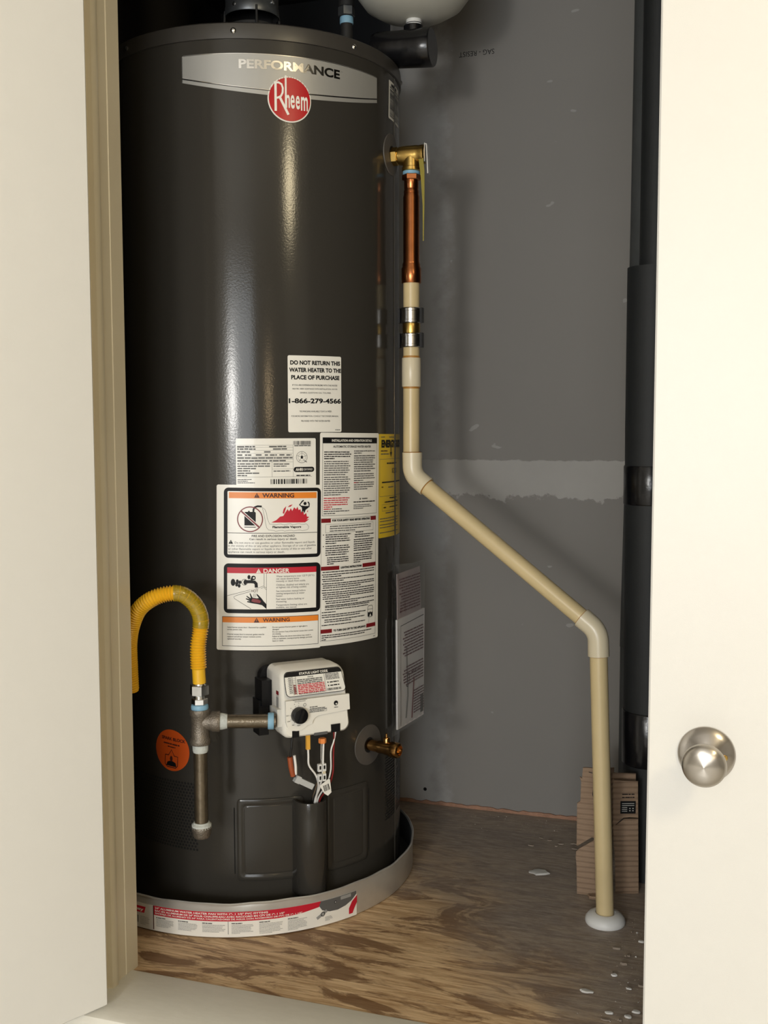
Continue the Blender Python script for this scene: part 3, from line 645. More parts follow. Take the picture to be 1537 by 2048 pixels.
# --- orange round sticker
o, k = label('orange_sticker', -10.4, .2775, 0, 0, 0, 0, 'sticker_orange', outline=[(35*cos(2*pi*i/60), 34.5*sin(2*pi*i/60)) for i in range(60)]); k.rot = radians(-3)
k.text('SPARK BLOCK', 3, 19, 'ink_brown', wd=48, h=5.4, bold=.03); k.greek(-17, 16, 10.4, 2.2, 'ink_brown', random.Random(2)); k.greek(-8, 8, 5.6, 1.8, 'ink_brown', random.Random(8))
k.line([(-13, -9), (-13, -24.5), (-8, -28.6), (9, -28.6), (13, -24.5), (13, -9), (6, -9), (0, 1), (-6, -9), (-13, -9)], 1.5, 'ink_brown'); k.poly([(-10, -26.5), (11, -26.5), (9, -20), (3, -18), (-4, -18.4), (-8, -20.5)], 'ink_black', 2); k.disc(0, -14, 2.8, 'ink_brown', 2, 4.6); k.build('print', o)

# --- perforated air intakes (too small to pick apart: joined)
def holes(name, az0, a_lo, a_hi, z_lo, z_hi, pa, pz, rx, rz):
    mb = MB(); fn = cyl(0, 0); row = 0; z = z_lo
    while z <= z_hi:
        a = a_lo+(pa*.5 if row % 2 else 0)
        while a <= a_hi:
            x0_ = radians(a)*R; pts = [fn(x0_+rx*cos(pi*k_/4), z+rz*sin(pi*k_/4), .0005) for k_ in range(8)]
            mb.add(pts, [tuple(range(8))], 'hole_black'); a += pa
        z += pz; row += 1
    o_ = mb.build(name, WH, smooth=0, fixn=False); o_['kind'] = 'stuff'
holes('air_intake', 0, -58, .6, .117, .2275, 1.32, .0052, .00205, .0021)
holes('air_intake', 0, 82, 128, .119, .236, 1.25, .0050, .0019, .0020)

# --- burner access door with its centre chase
fn = cyl(45, 0)
def plate(name, a0, a1, z0, z1):
    mb = MB(); n_ = 22; u0 = radians(a0-45)*R; u1 = radians(a1-45)*R
    base_ = rr(u0, z0, u1, z1, .006, 4); cnt = [max(1, int(abs(base_[(i+1) % len(base_)][0]-p[0])/.006)) for i, p in enumerate(base_)]
    def Lp(ins, h):
        pts = rr(u0+ins, z0+ins, u1-ins, z1-ins, .006, 4); out = []
        for i, p in enumerate(pts):
            p2 = pts[(i+1) % len(pts)]; nn_ = cnt[i]
            out += [fn(p[0]+(p2[0]-p[0])*j/nn_, p[1]+(p2[1]-p[1])*j/nn_, h) for j in range(nn_)]
        return out
    mb.loft([Lp(0, 0), Lp(0, .0020), Lp(.0012, .0028), Lp(.0080, .0028), Lp(.0100, .0014), Lp(.0115, .0014), Lp(.0135, .0024)], 'heater_paint', True, False, False)
    # curved cap surface
    uu0, uu1, zz0, zz1 = u0+.0128, u1-.0128, z0+.0128, z1-.0128
    g = [[fn(uu0+(uu1-uu0)*i/16, zz0+(zz1-zz0)*j/2, .0024) for i in range(17)] for j in range(3)]
    mb.add([p for rw in g for p in rw], [(j*17+i, j*17+i+1, j*17+i+18, j*17+i+17) for j in range(2) for i in range(16)], 'heater_paint')
    return mb.build(name, WH, smooth=40)
plate('access_panel', 15.6, 40, .071, .2065); plate('access_panel', 49.5, 68.6, .071, .2065)
for a in (14.6, 69.8):
    mb = MB(); uu = radians(a-45)*R; mb.add([fn(uu-.0008, .082, .0006), fn(uu+.0008, .082, .0006), fn(uu+.0008, .192, .0006), fn(uu-.0008, .192, .0006)], [(0, 1, 2, 3)], 'hole_black'); mb.build('panel_slot', WH, smooth=0, fixn=False)
mb = MB(); uc, wc, rc = -.0150, .266, .0265
def chase(z, rr_, k0=0):
    pts = [(-rr_, -.035)]+[(rr_*cos(pi-pi*i/20), rr_*sin(pi-pi*i/20)) for i in range(21)]+[(rr_, -.035)]
    return [L(uc+a, wc+b2, z) for a, b2 in pts]
mb.loft([chase(.0445, rc-.003), chase(.048, rc), chase(.200, rc), chase(.2035, rc-.0012), chase(.2035, rc-.0045), chase(.172, rc-.0045)], 'heater_paint', True, True, False); co = mb.build('wire_chase', WH, smooth=50)
mb = MB(); mb.loft([chase(.174, rc-.0046), chase(.175, rc-.0046)], 'hole_black'); mb.build('chase_bottom', co, smooth=0)

# --- gas control
def ctl(ins_l, ins_r, ins_t, ins_b, wv_, r):
    pts = rr(-.0885+ins_l, .3300+ins_b, .0235-ins_r, .4345-ins_t, r, 6); out = []
    for u, z in pts:
        k_ = max(0, (z-.393)/.0415)          # upper face leans back and narrows
        out.append(L(u-max(0, u+.03)*.13*k_, wv_-.014*k_*(wv_ > .30), z))
    return out
mb = MB(); mb.loft([ctl(.004, .004, .004, .004, .262, .010), ctl(.001, .001, .001, .001, .266, .012), ctl(.001, .001, .001, .001, .300, .012), ctl(0, 0, 0, 0, .302, .012), ctl(0, 0, 0, 0, .331, .012), ctl(.0012, .0012, .0012, .0012, .3365, .012), ctl(.004, .004, .004, .004, .3395, .011)], 'control_white')
GC = mb.build('gas_control', WH, smooth=38); GC['label'] = 'off-white gas control box with black dial'
# raised cowl around the dial and upper half
pl = [(.0215, .3655), (-.0305, .3622), (-.0365, .3600), (-.0405, .3560), (-.0425, .3500)]
pl += [(-.0660+.0235*cos(a), .3655+.0235*sin(a)) for a in [radians(-46-i*10) for i in range(10)]]
pl += [(-.0850, .3560), (-.0855, .3900), (.0205, .3900)]
mb = MB(); mb.prism(pl, lambda x, y, h: L(x, h, y), .3375, .3420, 'control_white'); mb.build('cowl', GC, smooth=38)
mb = MB()
mb.lathe([(.0126, 0), (.0126, .006), (.0118, .0095), (.0100, .0104), (.0001, .0104)], L(-.0645, .342, .3668), N45, 'black_plastic', 36); di = mb.build('dial', GC, smooth=40)
mb = MB(); mb.obox(L(-.0645, .3535, .3668), (V((0, 0, 1))*.94+T45*.34, T45*.94-V((0, 0, 1))*.34, N45), (.0100, .0022, .0018), 'black_plastic'); mb.build('grip', di, smooth=0)
fl = lambda x, y, h: L(-.0325+x, .3420+h, .365+y)
k = Ink(fl, grid=0, h0=.0002)
rg = random.Random(21)
k.text('FOLLOW GAS LINE DEPRESSED', -30, 25.3, GY, wd=23, h=1.5, bold=.01); k.text('WITH SETTING DEVICE', -30, 22.8, GY, wd=18, h=1.4, bold=.01)
for i, (dx, dy, tx) in enumerate(((-18.5, 1, 'HOT'), (-16.5, -8, 'LOW'), (-9.5, -14.5, 'VAC'), (0, -16.2, 'PILOT'), (9, -12, 'OFF'), (-13, 12, 'A'), (-7, 17.5, 'B'), (0, 18.4, 'C'))):
    k.text(tx, -32+dx, 1.8+dy, GY, h=1.5, bold=.02); k.line([(-32+dx*.72, 1.8+dy*.72), (-32+dx*.82, 1.8+dy*.82)], .5, GY)
k.ring(-22, 16.5, 2.2, .6, GY, n=16); k.greek(-14, -1, 11.6, 1.3, GY, rg); k.greek(-14, 12, 8.9, 1.2, GY, rg); k.frame(-14.6, 3, 14.4, 7.6, .3, GY); k.greek(-13.6, 13.8, 6.3, 1.1, GY, rg); k.greek(-13.6, 10, 4.2, 1.1, GY, rg)
k.disc(30, 13.2, 3.6, BK, 1, 3.8, 24); k.disc(30.6, 12, 1.6, 'control_side', 2, 1.3, 16); k.greek(27, 33.4, 6.6, 1.1, GY, rg)
k.build('print', GC)
for u, z, hu, hz in ((-.0690, .3370, .0056, .0052), (-.0022, .3380, .0076, .0062)): mb = MB(); mb.obox(L(u, .3365, z), (T45, V((0, 0, 1)), N45), (hu, hz, .0042), 'black_plastic'); mb.build('terminal', GC, smooth=0)
mb = MB(); mb.obox(L(-.0270, .3365, .3325), (T45, V((0, 0, 1)), N45), (.0110, .0022, .0036), 'ink_gray'); mb.build('jumper_slot', GC, smooth=0)
mb = MB(); mb.obox(L(-.0890, .318, .3620), (T45, V((0, 0, 1)), N45), (.0060, .0135, .0125), 'control_side'); mb.build('inlet_boss', GC, smooth=0)
# sloped status plate
def sl(x, y, h):
    z = .393+y; k_ = y/.0415; u = -.0325+x; u -= max(0, u+.03)*.13*k_
    return L(u, .3397+.0006-.014*k_+h, z)
k = Ink(sl, grid=0, h0=.0002); k.rrect(-51, 2.0, 50, 38.6, 7, BK, 0); k.rrect(-50, 2.9, 49, 37.7, 6.2, 'label_paper', 1)
k.poly([p for p in rr(-50, 2.9, 49, 37.7, 6.2) if p[1] > 31]+[(-50, 31), (49, 31)], BK, 2)
k.text('STATUS LIGHT CODE', -1, 34.4, 'ink_white', wd=50, h=3.6, bold=.03, lay=3)
for x_ in (-38, -32.6, 16): k.rect(x_-.25, 4.4, x_+.25, 31, BK, 2)
k.text('STATUS', -8, 28.4, BK, h=2, bold=.03)
for i in range(9): k.rect(-46, 7+i*2.6, -33, 7.3+i*2.6, BK, 2); k.greek(-44.6, -39.4, 8.4+i*2.6, 1, GY, rg)
for i in range(3): k.greek(-30.6, 12, 25.4-i*2.5, 1.5, GY, rg)
for i in range(6): k.greek(-30.6, 14.6, 18-i*2.3, 1.5, 'ink_red', rg)
for i in range(6): k.greek(-37.4, -33.4, 18-i*2.3, 1.7, 'ink_maroon', rg)
for i in range(5): k.greek(18, 43, 29.6-i*1.9, 1.1, GY, rg)
for y in (17.4, 12.6): k.rect(20, y-1, 22, y+1, BK, 2); k.greek(24, 40, y, 1.6, BK, rg)
k.barcode(18, 5.4, 42, 8.8, BK, rg, q=.3); k.greek(-30, 14, 4.9, 1, GY, rg); k.build('status_plate', GC)
# side sticker of the control
k = Ink(lambda x, y, h: L(-.0885-h, .3155+x, .388+y), grid=0, h0=.0006); k.rect(-4.6, -18, 5.4, 6, 'label_gray', 0); k.rect(-4.6, 7, 5.4, 13, 'ink_maroon', 0)
for i in range(9): k.rect(-3.6, -15+i*2.1, 4.4, -14+i*2.1, GY, 1)
k.build('side_sticker', GC)
# black bracket behind the control
mb = MB()
mb.loft([[L(u, wv_, z) for u, z in rr(-.098, .352, .010, .428, .016, 5)] for wv_ in (.250, .263)], 'black_plastic')
mb.obox(L(-.094, .272, .392), (T45, V((0, 0, 1)), N45), (.010, .020, .016), 'black_plastic'); mb.obox(L(-.099, .268, .352), (T45, V((0, 0, 1)), N45), (.008, .028, .014), 'black_plastic')
mb.build('mounting_bracket', GC, smooth=30)

# --- wires below the control
def wire(name, pts, r, mat, n_=10): mb = MB(); mb.tube(catmull(pts, n_), r, mat, 10); return mb.build(name, WH, smooth=60)
wire('thermostat_lead', [L(-.0665, .322, .3330), L(-.0690, .322, .3120), L(-.0700, .320, .2930), L(-.0640, .318, .2680), L(-.0560, .318, .2550)], .0016, 'wire_black')
mb = MB(); mb.tube(catmull([L(-.0715, .321, .2960), L(-.0695, .321, .2800), L(-.0660, .320, .2655)], 8), .0042, 'wire_brown', 12); mb.build('paper_wrap', WH, smooth=60)
mb = MB(); mb.tube(catmull([L(-.0645, .3225, .2980), L(-.0625, .3225, .2810), L(-.0620, .3215, .2675)], 6), .0022, 'wire_white', 8); mb.build('wrap_flap', WH, smooth=60)
mb = MB(); ax = (T45*.86+V((0, 0, -.51))).normalized(); az_ = N45.cross(ax)
mb.obox(L(-.0465, .320, .2510), (ax, az_, N45), (.0150, .0044, .0040), 'plug_clear'); mb.obox(L(-.0590, .320, .2590), (ax, az_, N45), (.0040, .0056, .0046), 'plug_clear'); mb.build('loose_plug', WH, smooth=0)
wire('igniter_wire', [L(-.0415, .322, .3150), L(-.0405, .321, .2950), L(-.0390, .320, .2780), L(-.0270, .318, .2600), L(-.0185, .308, .2400), L(-.0130, .287, .2130), L(-.0120, .276, .1800)], .0016, 'wire_white')
mb = MB(); mb.obox(L(-.0415, .322, .3160), (T45, V((0, 0, 1)), N45), (.0030, .0115, .0024), 'connector_amber'); mb.build('spade_terminal', WH, smooth=0)
mb = MB(); mb.hexa(L(-.0170, .322, .3190), (0, 0, -1), .0062, 0, .0078, 'connector_orange'); mb.build('tube_nut', WH, smooth=0)
wire('pilot_tube', [L(-.0150, .322, .3120), L(-.0155, .321, .2900), L(-.0160, .320, .2620), L(-.0150, .306, .2350), L(-.0140, .284, .2080), L(-.0140, .276, .1800)], .0016, 'wire_white')
wire('sensor_lead', [L(-.0190, .322, .3120), L(-.0190, .321, .2900), L(-.0188, .320, .2780), L(-.0190, .306, .2450), L(-.0195, .283, .2080), L(-.0200, .274, .1800)], .0013, 'steel_band')
mb = MB()
for du in (-.0036, .0036):
    mb.obox(L(-.0180+du, .321, .2720), (T45, V((0, 0, 1)), N45), (.0030, .0058, .0026), 'plastic_white'); mb.obox(L(-.0180+du, .321, .2560), (T45, V((0, 0, 1)), N45), (.0030, .0058, .0026), 'plastic_white'); mb.obox(L(-.0180+du, .3236, .2725), (T45, V((0, 0, 1)), N45), (.0014, .0028, .0004), 'wire_black'); mb.obox(L(-.0180+du, .3236, .2560), (T45, V((0, 0, 1)), N45), (.0014, .0028, .0004), 'wire_black')
mb.obox(L(-.0145, .321, .2645), (T45, V((0, 0, 1)), N45), (.0024, .0060, .0020), 'cpvc_fitting'); mb.build('wire_connector', WH, smooth=0)
mb = MB(); tx_ = (T45*.97+V((0, 0, .25))).normalized(); mb.prism([(-10, 6), (7, 11), (9, 9), (6, -12), (-1, -15), (-6, -9)], lambda x, y, h: L(-.0105, .3205, .2395)+tx_*(x*.001)+N45.cross(tx_)*(-y*.001)*-1+N45*h, 0, .0006, 'label_paper'); tgp = mb.build('barcode_flag', WH, smooth=0)
k = Ink(lambda x, y, h: L(-.0105, .3205, .2395)+tx_*x+N45.cross(tx_)*y+N45*(h+.0006), grid=0, h0=.0002); k.barcode(-5, -6, 5, 4, BK, random.Random(2), q=.4)
k.build('print', tgp)
wire('red_lead', [L(-.0010, .330, .3340), L(.0005, .328, .3150), L(.0018, .322, .2900), L(.0015, .320, .2600), L(-.0010, .306, .2320), L(-.0050, .284, .2080), L(-.007, .274, .18)], .0013, 'wire_red')
wire('white_lead', [L(.0030, .330, .3330), L(-.0000, .328, .3140), L(-.0030, .323, .2960), L(-.0022, .320, .2650), L(-.0045, .308, .2380), L(-.0090, .286, .2110), L(-.011, .276, .18)], .0013, 'wire_white')

# --- drain valve
def escut(name, az0, z, r0, r1, col):
    a = radians(az0); d = V((sin(a), -cos(a), 0)); f = cyl(az0, z); mb = MB()
    def ringp(rad, h): return [f(rad*cos(2*pi*i/48), rad*sin(2*pi*i/48), h) for i in range(48)]
    mb.loft([ringp(r1, .0002), ringp(r1-.0008, .0016), ringp(r0+.001, .0022), ringp(r0, -.004)], col, True, False, False)
    mb.loft([ringp(r0, .0004), ringp(r0*.5, .0004), ringp(.0005, .0004)], 'hole_black', True, False, True)
    return mb.build(name, WH, smooth=40), d
pm('gasket_gray', (.085, .077, .069), .5, var=.1)
e1, dv = escut('drain_collar', 70, .2668, .0125, .0345, 'gasket_gray')
p0 = dv*R+V((0, 0, .2668)); dv2 = (dv+V((.25, -.0, 0))).normalized(); mb = MB()
mb.lathe([(.0095, -.002), (.0095, .020), (.0105, .021), (.0105, .034), (.0115, .036), (.0118, .044), (.0132, .047), (.0132, .058), (.0118, .062), (.0085, .0635), (.0080, .058)], p0, dv2, 'brass_drain', 24); dvo = mb.build('drain_valve', WH, smooth=35)
mb = MB(); q0 = p0+dv2*.037; mb.lathe([(.0062, .006), (.0062, .017), (.0050, .019), (.0026, .0195), (.0022, .025), (.0010, .026)], q0, (0, 0, 1), 'brass_drain', 16); mb.build('drain_stem', dvo, smooth=35)

# --- relief valve
e2, _ = escut('relief_collar', 88.7, 1.2625, .0135, .0345, 'gasket_gray')
vx, vy, vz = .2890, -.002, 1.2600
mb = MB()
mb.hexa((.2535, vy, vz), (1, 0, 0), .0150, 0, .012, 'brass', .3)
mb.lathe([(.0115, .010), (.0150, .014), (.0158, .022), (.0158, .045), (.0150, .050), (.0158, .052), (.0158, .058), (.0135, .060)], (.2535, vy, vz), (1, 0, 0), 'brass', 28)
mb.lathe([(.0150, .000), (.0150, .020), (.0165, .021), (.0165, .026), (.0140, .0275)], (vx, vy, vz), (0, 0, -1), 'brass', 28); RV = mb.build('relief_valve', WH, smooth=35)
mb = MB(); mb.box((.3135, vy-.009, vz-.014), (.3148, vy+.009, vz+.0165), 'nut_chrome')
mb.prism([(.3148, .0165), (.3175, .0150), (.3200, -.0330), (.3180, -.0335), (.3158, .0120)], lambda x, y, h: V((x, vy+h, vz+y)), -.0065, .0065, 'nut_chrome'); mb.build('test_lever', RV, smooth=0)
mb = MB(); mb.prism([(.3060, .006), (.3120, -.002), (.3150, -.030), (.3150, -.085), (.3138, -.145), (.3122, -.145), (.3118, -.085), (.3085, -.040), (.3040, -.004)], lambda x, y, h: V((x, vy-.012+h, vz+y)), 0, .0006, 'yellow_tag'); mb.build('warning_tag', RV, smooth=0)

# ================================================================== EVERYTHING ON TOP OF THE HEATER
VT = thing('vent_pipe', (-.004, 0, 1.42), 'dark metal flue vent rising from the top of the heater', 'vent pipe')
vc = V((-.004, 0, 0)); mb = MB()
mb.lathe([(.0475, 1.5160), (.0485, 1.5180), (.0470, 1.5320), (.0462, 1.5340), (.0462, 1.90), (.0462, 1.949)], vc, (0, 0, 1), 'vent_metal', 40, False, True); mb.lathe([(.0455, 1.94), (.0455, 1.517)], vc, (0, 0, 1), 'heater_dark', 40, False, False); mb.build('flue_pipe', VT, smooth=35)
mb = MB(); mb.lathe([(.060, 1.4202), (.060, 1.448), (.046, 1.452), (.044, 1.500)], vc, (0, 0, 1), 'heater_dark', 32, True, True); mb.build('draft_collar', VT, smooth=35)
for i in range(4):
    a = i*pi/2+.6; mb = MB(); mb.tube([vc+V((.052*cos(a), .052*sin(a), 1.446)), vc+V((.0475*cos(a), .0475*sin(a), 1.524))], .0022, 'heater_dark', 8); mb.build('leg', VT)
for a, z in ((-60, 1.541), (-15, 1.535), (-105, 1.528)):
    a = radians(a); d = V((cos(a), sin(a), 0)); mb = MB(); mb.lathe([(.0035, 0), (.0035, .002), (.0016, .003)], vc+d*.046+V((0, 0, z)), d, 'nut_chrome', 10); mb.build('screw', VT)
CN = thing('cold_water_nipple', (.154, .05, 1.42), 'steel water nipple with blue thread tape on top of the heater', 'pipe fitting')
mb = MB(); mb.lathe([(.0105, 1.4202), (.0105, 1.56), (.0105, 1.80)], (.154, .05, 0), (0, 0, 1), 'heater_dark', 20); mb.build('nipple', CN)
mb = MB(); mb.lathe([(.0115, 1.5060), (.0120, 1.508), (.0120, 1.516), (.0115, 1.518)], (.154, .05, 0), (0, 0, 1), 'tape_blue', 20); mb.build('thread_tape', CN)
mb = MB(); mb.hexa((.154, .05, 1.519), (0, 0, 1), .0150, 0, .016, 'vent_metal'); mb.lathe([(.0135, .016), (.0135, .05)], (.154, .05, 1.519), (0, 0, 1), 'heater_dark', 20); mb.build('union_nut', CN)
IP = thing('insulated_pipe', (.31, .05, 1.4202), 'short horizontal pipe wrapped in black tape under the expansion tank', 'pipe')
mb = MB(); pth = [(.206, .05, 1.4535), (.215, .05, 1.4535), (.25, .05, 1.453), (.29, .05, 1.4515), (.3085, .05, 1.4510), (.3105, .05, 1.4510)]
mb.tube(pth, [.029, .0315, .0305, .032, .0325, .031], 'tape_black', 28); mb.build('tape_wrap', IP, smooth=40)
mb = MB(); mb.tube([(.276, .05, 1.472), (.276, .05, 1.489)], .0165, 'tape_black', 20); mb.build('riser', IP, smooth=40)
ET = thing('expansion_tank', (.277, .05, 1.487), 'beige expansion tank above the black taped pipe', 'tank')
mb = MB(); mb.lathe([(.010, 1.4985), (.032, 1.5005), (.062, 1.5085), (.084, 1.5215), (.098, 1.540), (.1035, 1.562), (.104, 1.60), (.104, 1.78), (.098, 1.81), (.07, 1.835), (.02, 1.845)], (.277, .05, 0), (0, 0, 1), 'tank_beige', 64); mb.build('tank_shell', ET, smooth=40)
mb = MB(); mb.lathe([(.0115, 1.4885), (.0135, 1.4895), (.0135, 1.4990), (.0120, 1.5005)], (.277, .05, 0), (0, 0, 1), 'plastic_white', 16); mb.lathe([(.0138, 1.4915), (.0142, 1.4922), (.0138, 1.4930)], (.277, .05, 0), (0, 0, 1), 'ink_gray', 16); mb.build('tank_stem', ET, smooth=30)

# ================================================================== DISCHARGE PIPE
DP = thing('discharge_pipe', (.6354, -.0566, 0), 'cream plastic and copper relief discharge pipe bending down to the floor', 'pipe')
PX, PY = .2885, -.002
def zpx(y): return 1.2445-(y-330)*.000843
def vseg(name, y0_, y1_, prof, mat, seg=28):
    mb = MB(); z0, z1 = zpx(y1_), zpx(y0_)
    mb.lathe([(r_, z0+(z1-z0)*t_) for r_, t_ in prof], (PX, PY, 0), (0, 0, 1), mat, seg); return mb.build(name, DP, smooth=35)
vseg('thread_tape', 338, 350, ((.0135, 0), (.0145, .1), (.0145, .9), (.0135, 1)), 'tape_blue')
mb = MB(); mb.hexa((PX, PY, zpx(361)), (0, 0, 1), .0158, 0, zpx(349.5)-zpx(361), 'copper', .2); mb.build('copper_hex', DP, smooth=0)
vseg('copper_adapter', 360, 386, ((.0130, 0), (.0128, .15), (.0118, .3), (.0122, .34), (.0122, 1)), 'copper')
vseg('copper_pipe', 384, 532, ((.0140, 0), (.0138, .02), (.0146, .05), (.0138, .07), (.0138, .93), (.0120, 1)), 'copper')
vseg('copper_coupling', 524, 564, ((.0160, 0), (.0168, .04), (.0168, .72), (.0150, .84), (.0152, .93), (.0140, 1)), 'copper')
vseg('plastic_pipe', 563, 616, ((.0138, 0), (.0138, 1)), 'cpvc')
for a, b2 in ((613, 644), (664, 692)):
    o = vseg('clamp_collar', a, b2, ((.0175, 0), (.0192, .06), (.0192, .2), (.0184, .22), (.0184, .78), (.0192, .8), (.0192, .94), (.0175, 1)), 'steel_band')
    for s_ in (-1, 1): mb = MB(); mb.obox((PX+s_*.0195, PY-.004, (zpx(a)+zpx(b2))/2), (V((1, 0, 0)), V((0, 1, 0)), V((0, 0, 1))), (.0020, .006, .0125), 'black_plastic'); mb.build('release_clip', o, smooth=0)
vseg('brass_adapter', 643, 665, ((.0146, 0), (.0150, .1), (.0150, .9), (.0146, 1)), 'brass')
vseg('plastic_pipe', 691, 716, ((.0138, 0), (.0138, 1)), 'cpvc')
vseg('glue_line', 709, 714, ((.0146, 0), (.0148, .5), (.0141, 1)), 'cpvc_glue')
vseg('coupling', 713, 771, ((.0158, 0), (.0163, .02), (.0163, .98), (.0158, 1)), 'cpvc_fitting')
vseg('glue_line', 769, 775, ((.0141, 0), (.0148, .5), (.0148, 1)), 'cpvc_glue')
vseg('plastic_pipe', 770, 912, ((.0141, 0), (.0141, 1)), 'cpvc')
E1 = V((PX+.003, PY-.004, .7225)); E2 = V((.6165, -.050, .4775)); EB = V((.6354, -.0566, .002))
dg = (E2-E1).normalized(); lo = (EB-E2).normalized()
mb = MB(); mb.tube([E1+dg*.02, E2-dg*.02], .0143, 'cpvc', 28); mb.build('plastic_pipe', DP, smooth=35)
mb = MB(); mb.tube([E2+lo*.02, EB], .0143, 'cpvc', 28); mb.build('plastic_pipe', DP, smooth=35)
def elbow(c, din, dout, li, lo_):
    mb = MB(); rb = .017; pts = [c-din*li]+[(c-din*rb)*(1-q_)**2+c*2*q_*(1-q_)+(c+dout*rb)*q_*q_ for q_ in [i/8 for i in range(9)]]+[c+dout*lo_]
    rad = [.0172]+[.0168]*9+[.0172]; mb.tube(pts, rad, 'cpvc_fitting', 32)
    o_ = mb.build('elbow', DP, smooth=40)
    for p_, d_ in ((c-din*(li-.001), -din), (c+dout*(lo_-.001), dout)):
        mb = MB(); mb.lathe([(.0150, 0), (.0152, .0016), (.0144, .0022)], p_, d_, 'cpvc_glue', 28); mb.build('glue_line', o_, smooth=35)
    return o_
elbow(E1, V((.0, 0, -1)), dg, .038, .034); elbow(E2, dg, lo, .034, .040)
mb = MB(); mb.lathe([(.0315, 0), (.0325, .003), (.0318, .008), (.0275, .0135), (.0205, .0165), (.0165, .0170), (.0160, .0150)], (EB.x, EB.y, 0.0004), (0, 0, 1), 'plastic_white', 48); mb.build('floor_collar', DP, smooth=40)

# ================================================================== GAS LINE
GU, GW = -.2049, .2925
TE = L(GU, GW, .3620); NR = L(-.1010, .3315, .3595); nd = (NR-TE).normalized()
GP = thing('gas_drip_leg', tuple(L(GU, GW, .184)), 'dark iron gas tee with capped drip leg beside the orange sticker', 'gas pipe')
mb = MB(); zt = .3815; zb_ = .3275
mb.lathe([(.0150, zb_), (.0158, zb_+.002), (.0158, zb_+.008), (.0138, zb_+.011), (.0138, zt-.011), (.0158, zt-.008), (.0158, zt-.002), (.0150, zt)], (TE.x, TE.y, 0), (0, 0, 1), 'cast_iron', 28)
mb.lathe([(.0132, .004), (.0138, .016), (.0155, .019), (.0158, .028), (.0150, .030)], TE, nd, 'cast_iron', 28); mb.build('tee', GP, smooth=40)
Ln = (NR-TE).length
mb = MB(); mb.lathe([(.0106, .026), (.0106, Ln+.003)], TE, nd, 'black_iron', 24); mb.build('nipple', GP)
mb = MB(); mb.lathe([(.0128, .0295), (.0126, .033), (.0116, .038), (.0108, .041)], TE, nd, 'pipe_dope', 20); mb.build('thread_sealant', GP, smooth=40)
mb = MB(); mb.lathe([(.0122, Ln-.009), (.0128, Ln-.007), (.0128, Ln-.001), (.0122, Ln)], TE, nd, 'tape_blue', 20); mb.build('thread_tape', GP, smooth=40)
mb = MB(); mb.lathe([(.0104, .195), (.0104, .330)], (TE.x, TE.y, 0), (0, 0, 1), 'black_iron', 24); mb.build('drip_pipe', GP)
mb = MB(); mb.lathe([(.0108, .3150), (.0118, .318), (.0122, .327), (.0118, .3285)], (TE.x, TE.y, 0), (0, 0, 1), 'pipe_dope', 20); mb.build('thread_sealant', GP, smooth=40)
mb = MB(); mb.lathe([(.0120, .2065), (.0128, .2045), (.0150, .2030), (.0152, .198), (.0144, .1975)], (TE.x, TE.y, 0), (0, 0, 1), 'pipe_dope', 22); mb.build('thread_sealant', GP, smooth=40)
mb = MB(); mb.lathe([(.0060, .1815), (.0112, .1825), (.0138, .1865), (.0143, .192), (.0152, .194), (.0152, .200), (.0142, .2015)], (TE.x, TE.y, 0), (0, 0, 1), 'cast_iron', 24); mb.build('end_cap', GP, smooth=40)
GL = thing('gas_connector', tuple(L(GU, GW, .3815)), 'yellow corrugated flexible gas hose looping over to the iron tee', 'hose')
mb = MB(); mb.lathe([(.0126, .3805), (.0132, .382), (.0132, .3860), (.0122, .3885)], (TE.x, TE.y, 0), (0, 0, 1), 'tape_blue', 20); mb.build('thread_tape', GL, smooth=40)
mb = MB(); mb.hexa((TE.x, TE.y, .3885), (0, 0, 1), .0122, 0, .0095, 'nut_chrome', .1); mb.lathe([(.0085, .398), (.0085, .4035)], (TE.x, TE.y, 0), (0, 0, 1), 'nut_chrome', 20); mb.build('adapter', GL, smooth=30)
mb = MB(); mb.hexa((TE.x, TE.y, .4030), (0, 0, 1), .0146, 0, .0160, 'nut_chrome', .35); mb.lathe([(.0098, .4185), (.0092, .4260)], (TE.x, TE.y, 0), (0, 0, 1), 'nut_chrome', 20); mb.build('flare_nut', GL, smooth=30)
hp = catmull([L(GU, GW, .421), L(GU-.001, GW, .450), L(GU-.001, GW, .478), L(GU+.003, GW, .503), L(GU+.003, GW, .522), L(GU-.005, GW-.001, .541), L(GU-.022, GW-.003, .5565), L(GU-.041, GW-.008, .5590), L(GU-.063, GW-.018, .552), L(GU-.080, GW-.034, .535), L(GU-.088, GW-.050, .508), L(GU-.089, GW-.066, .478), L(GU-.086, GW-.078, .440), L(GU-.083, GW-.086, .40)], 40)
cum = [0]
for i in range(1, len(hp)): cum.append(cum[-1]+(hp[i]-hp[i-1]).length)
def at(s_):
    for i in range(1, len(hp)):
        if cum[i] >= s_: q_ = (s_-cum[i-1])/max(1e-9, cum[i]-cum[i-1]); return hp[i-1].lerp(hp[i], q_)
    return hp[-1]
pts, rad = [], []; s_ = 0; pitch = .0040; tot = cum[-1]
while s_ < tot:
    pts.append(at(s_)); rad.append(.0099 if s_ < .022 else (.0096+.0014*(1+cos(2*pi*s_/pitch)))); s_ += pitch/6
mb = MB(); mb.tube(pts, rad, 'hose_yellow', 18); mb.build('hose', GL, smooth=60)
pts = [at(.085+i*.003) for i in range(26)]; mb = MB(); mb.tube(pts, [.0121]+[.01225+.00018*sin(i*1.7) for i in range(24)]+[.0121], 'hose_film', 20); mb.build('printed_sleeve', GL, smooth=60)

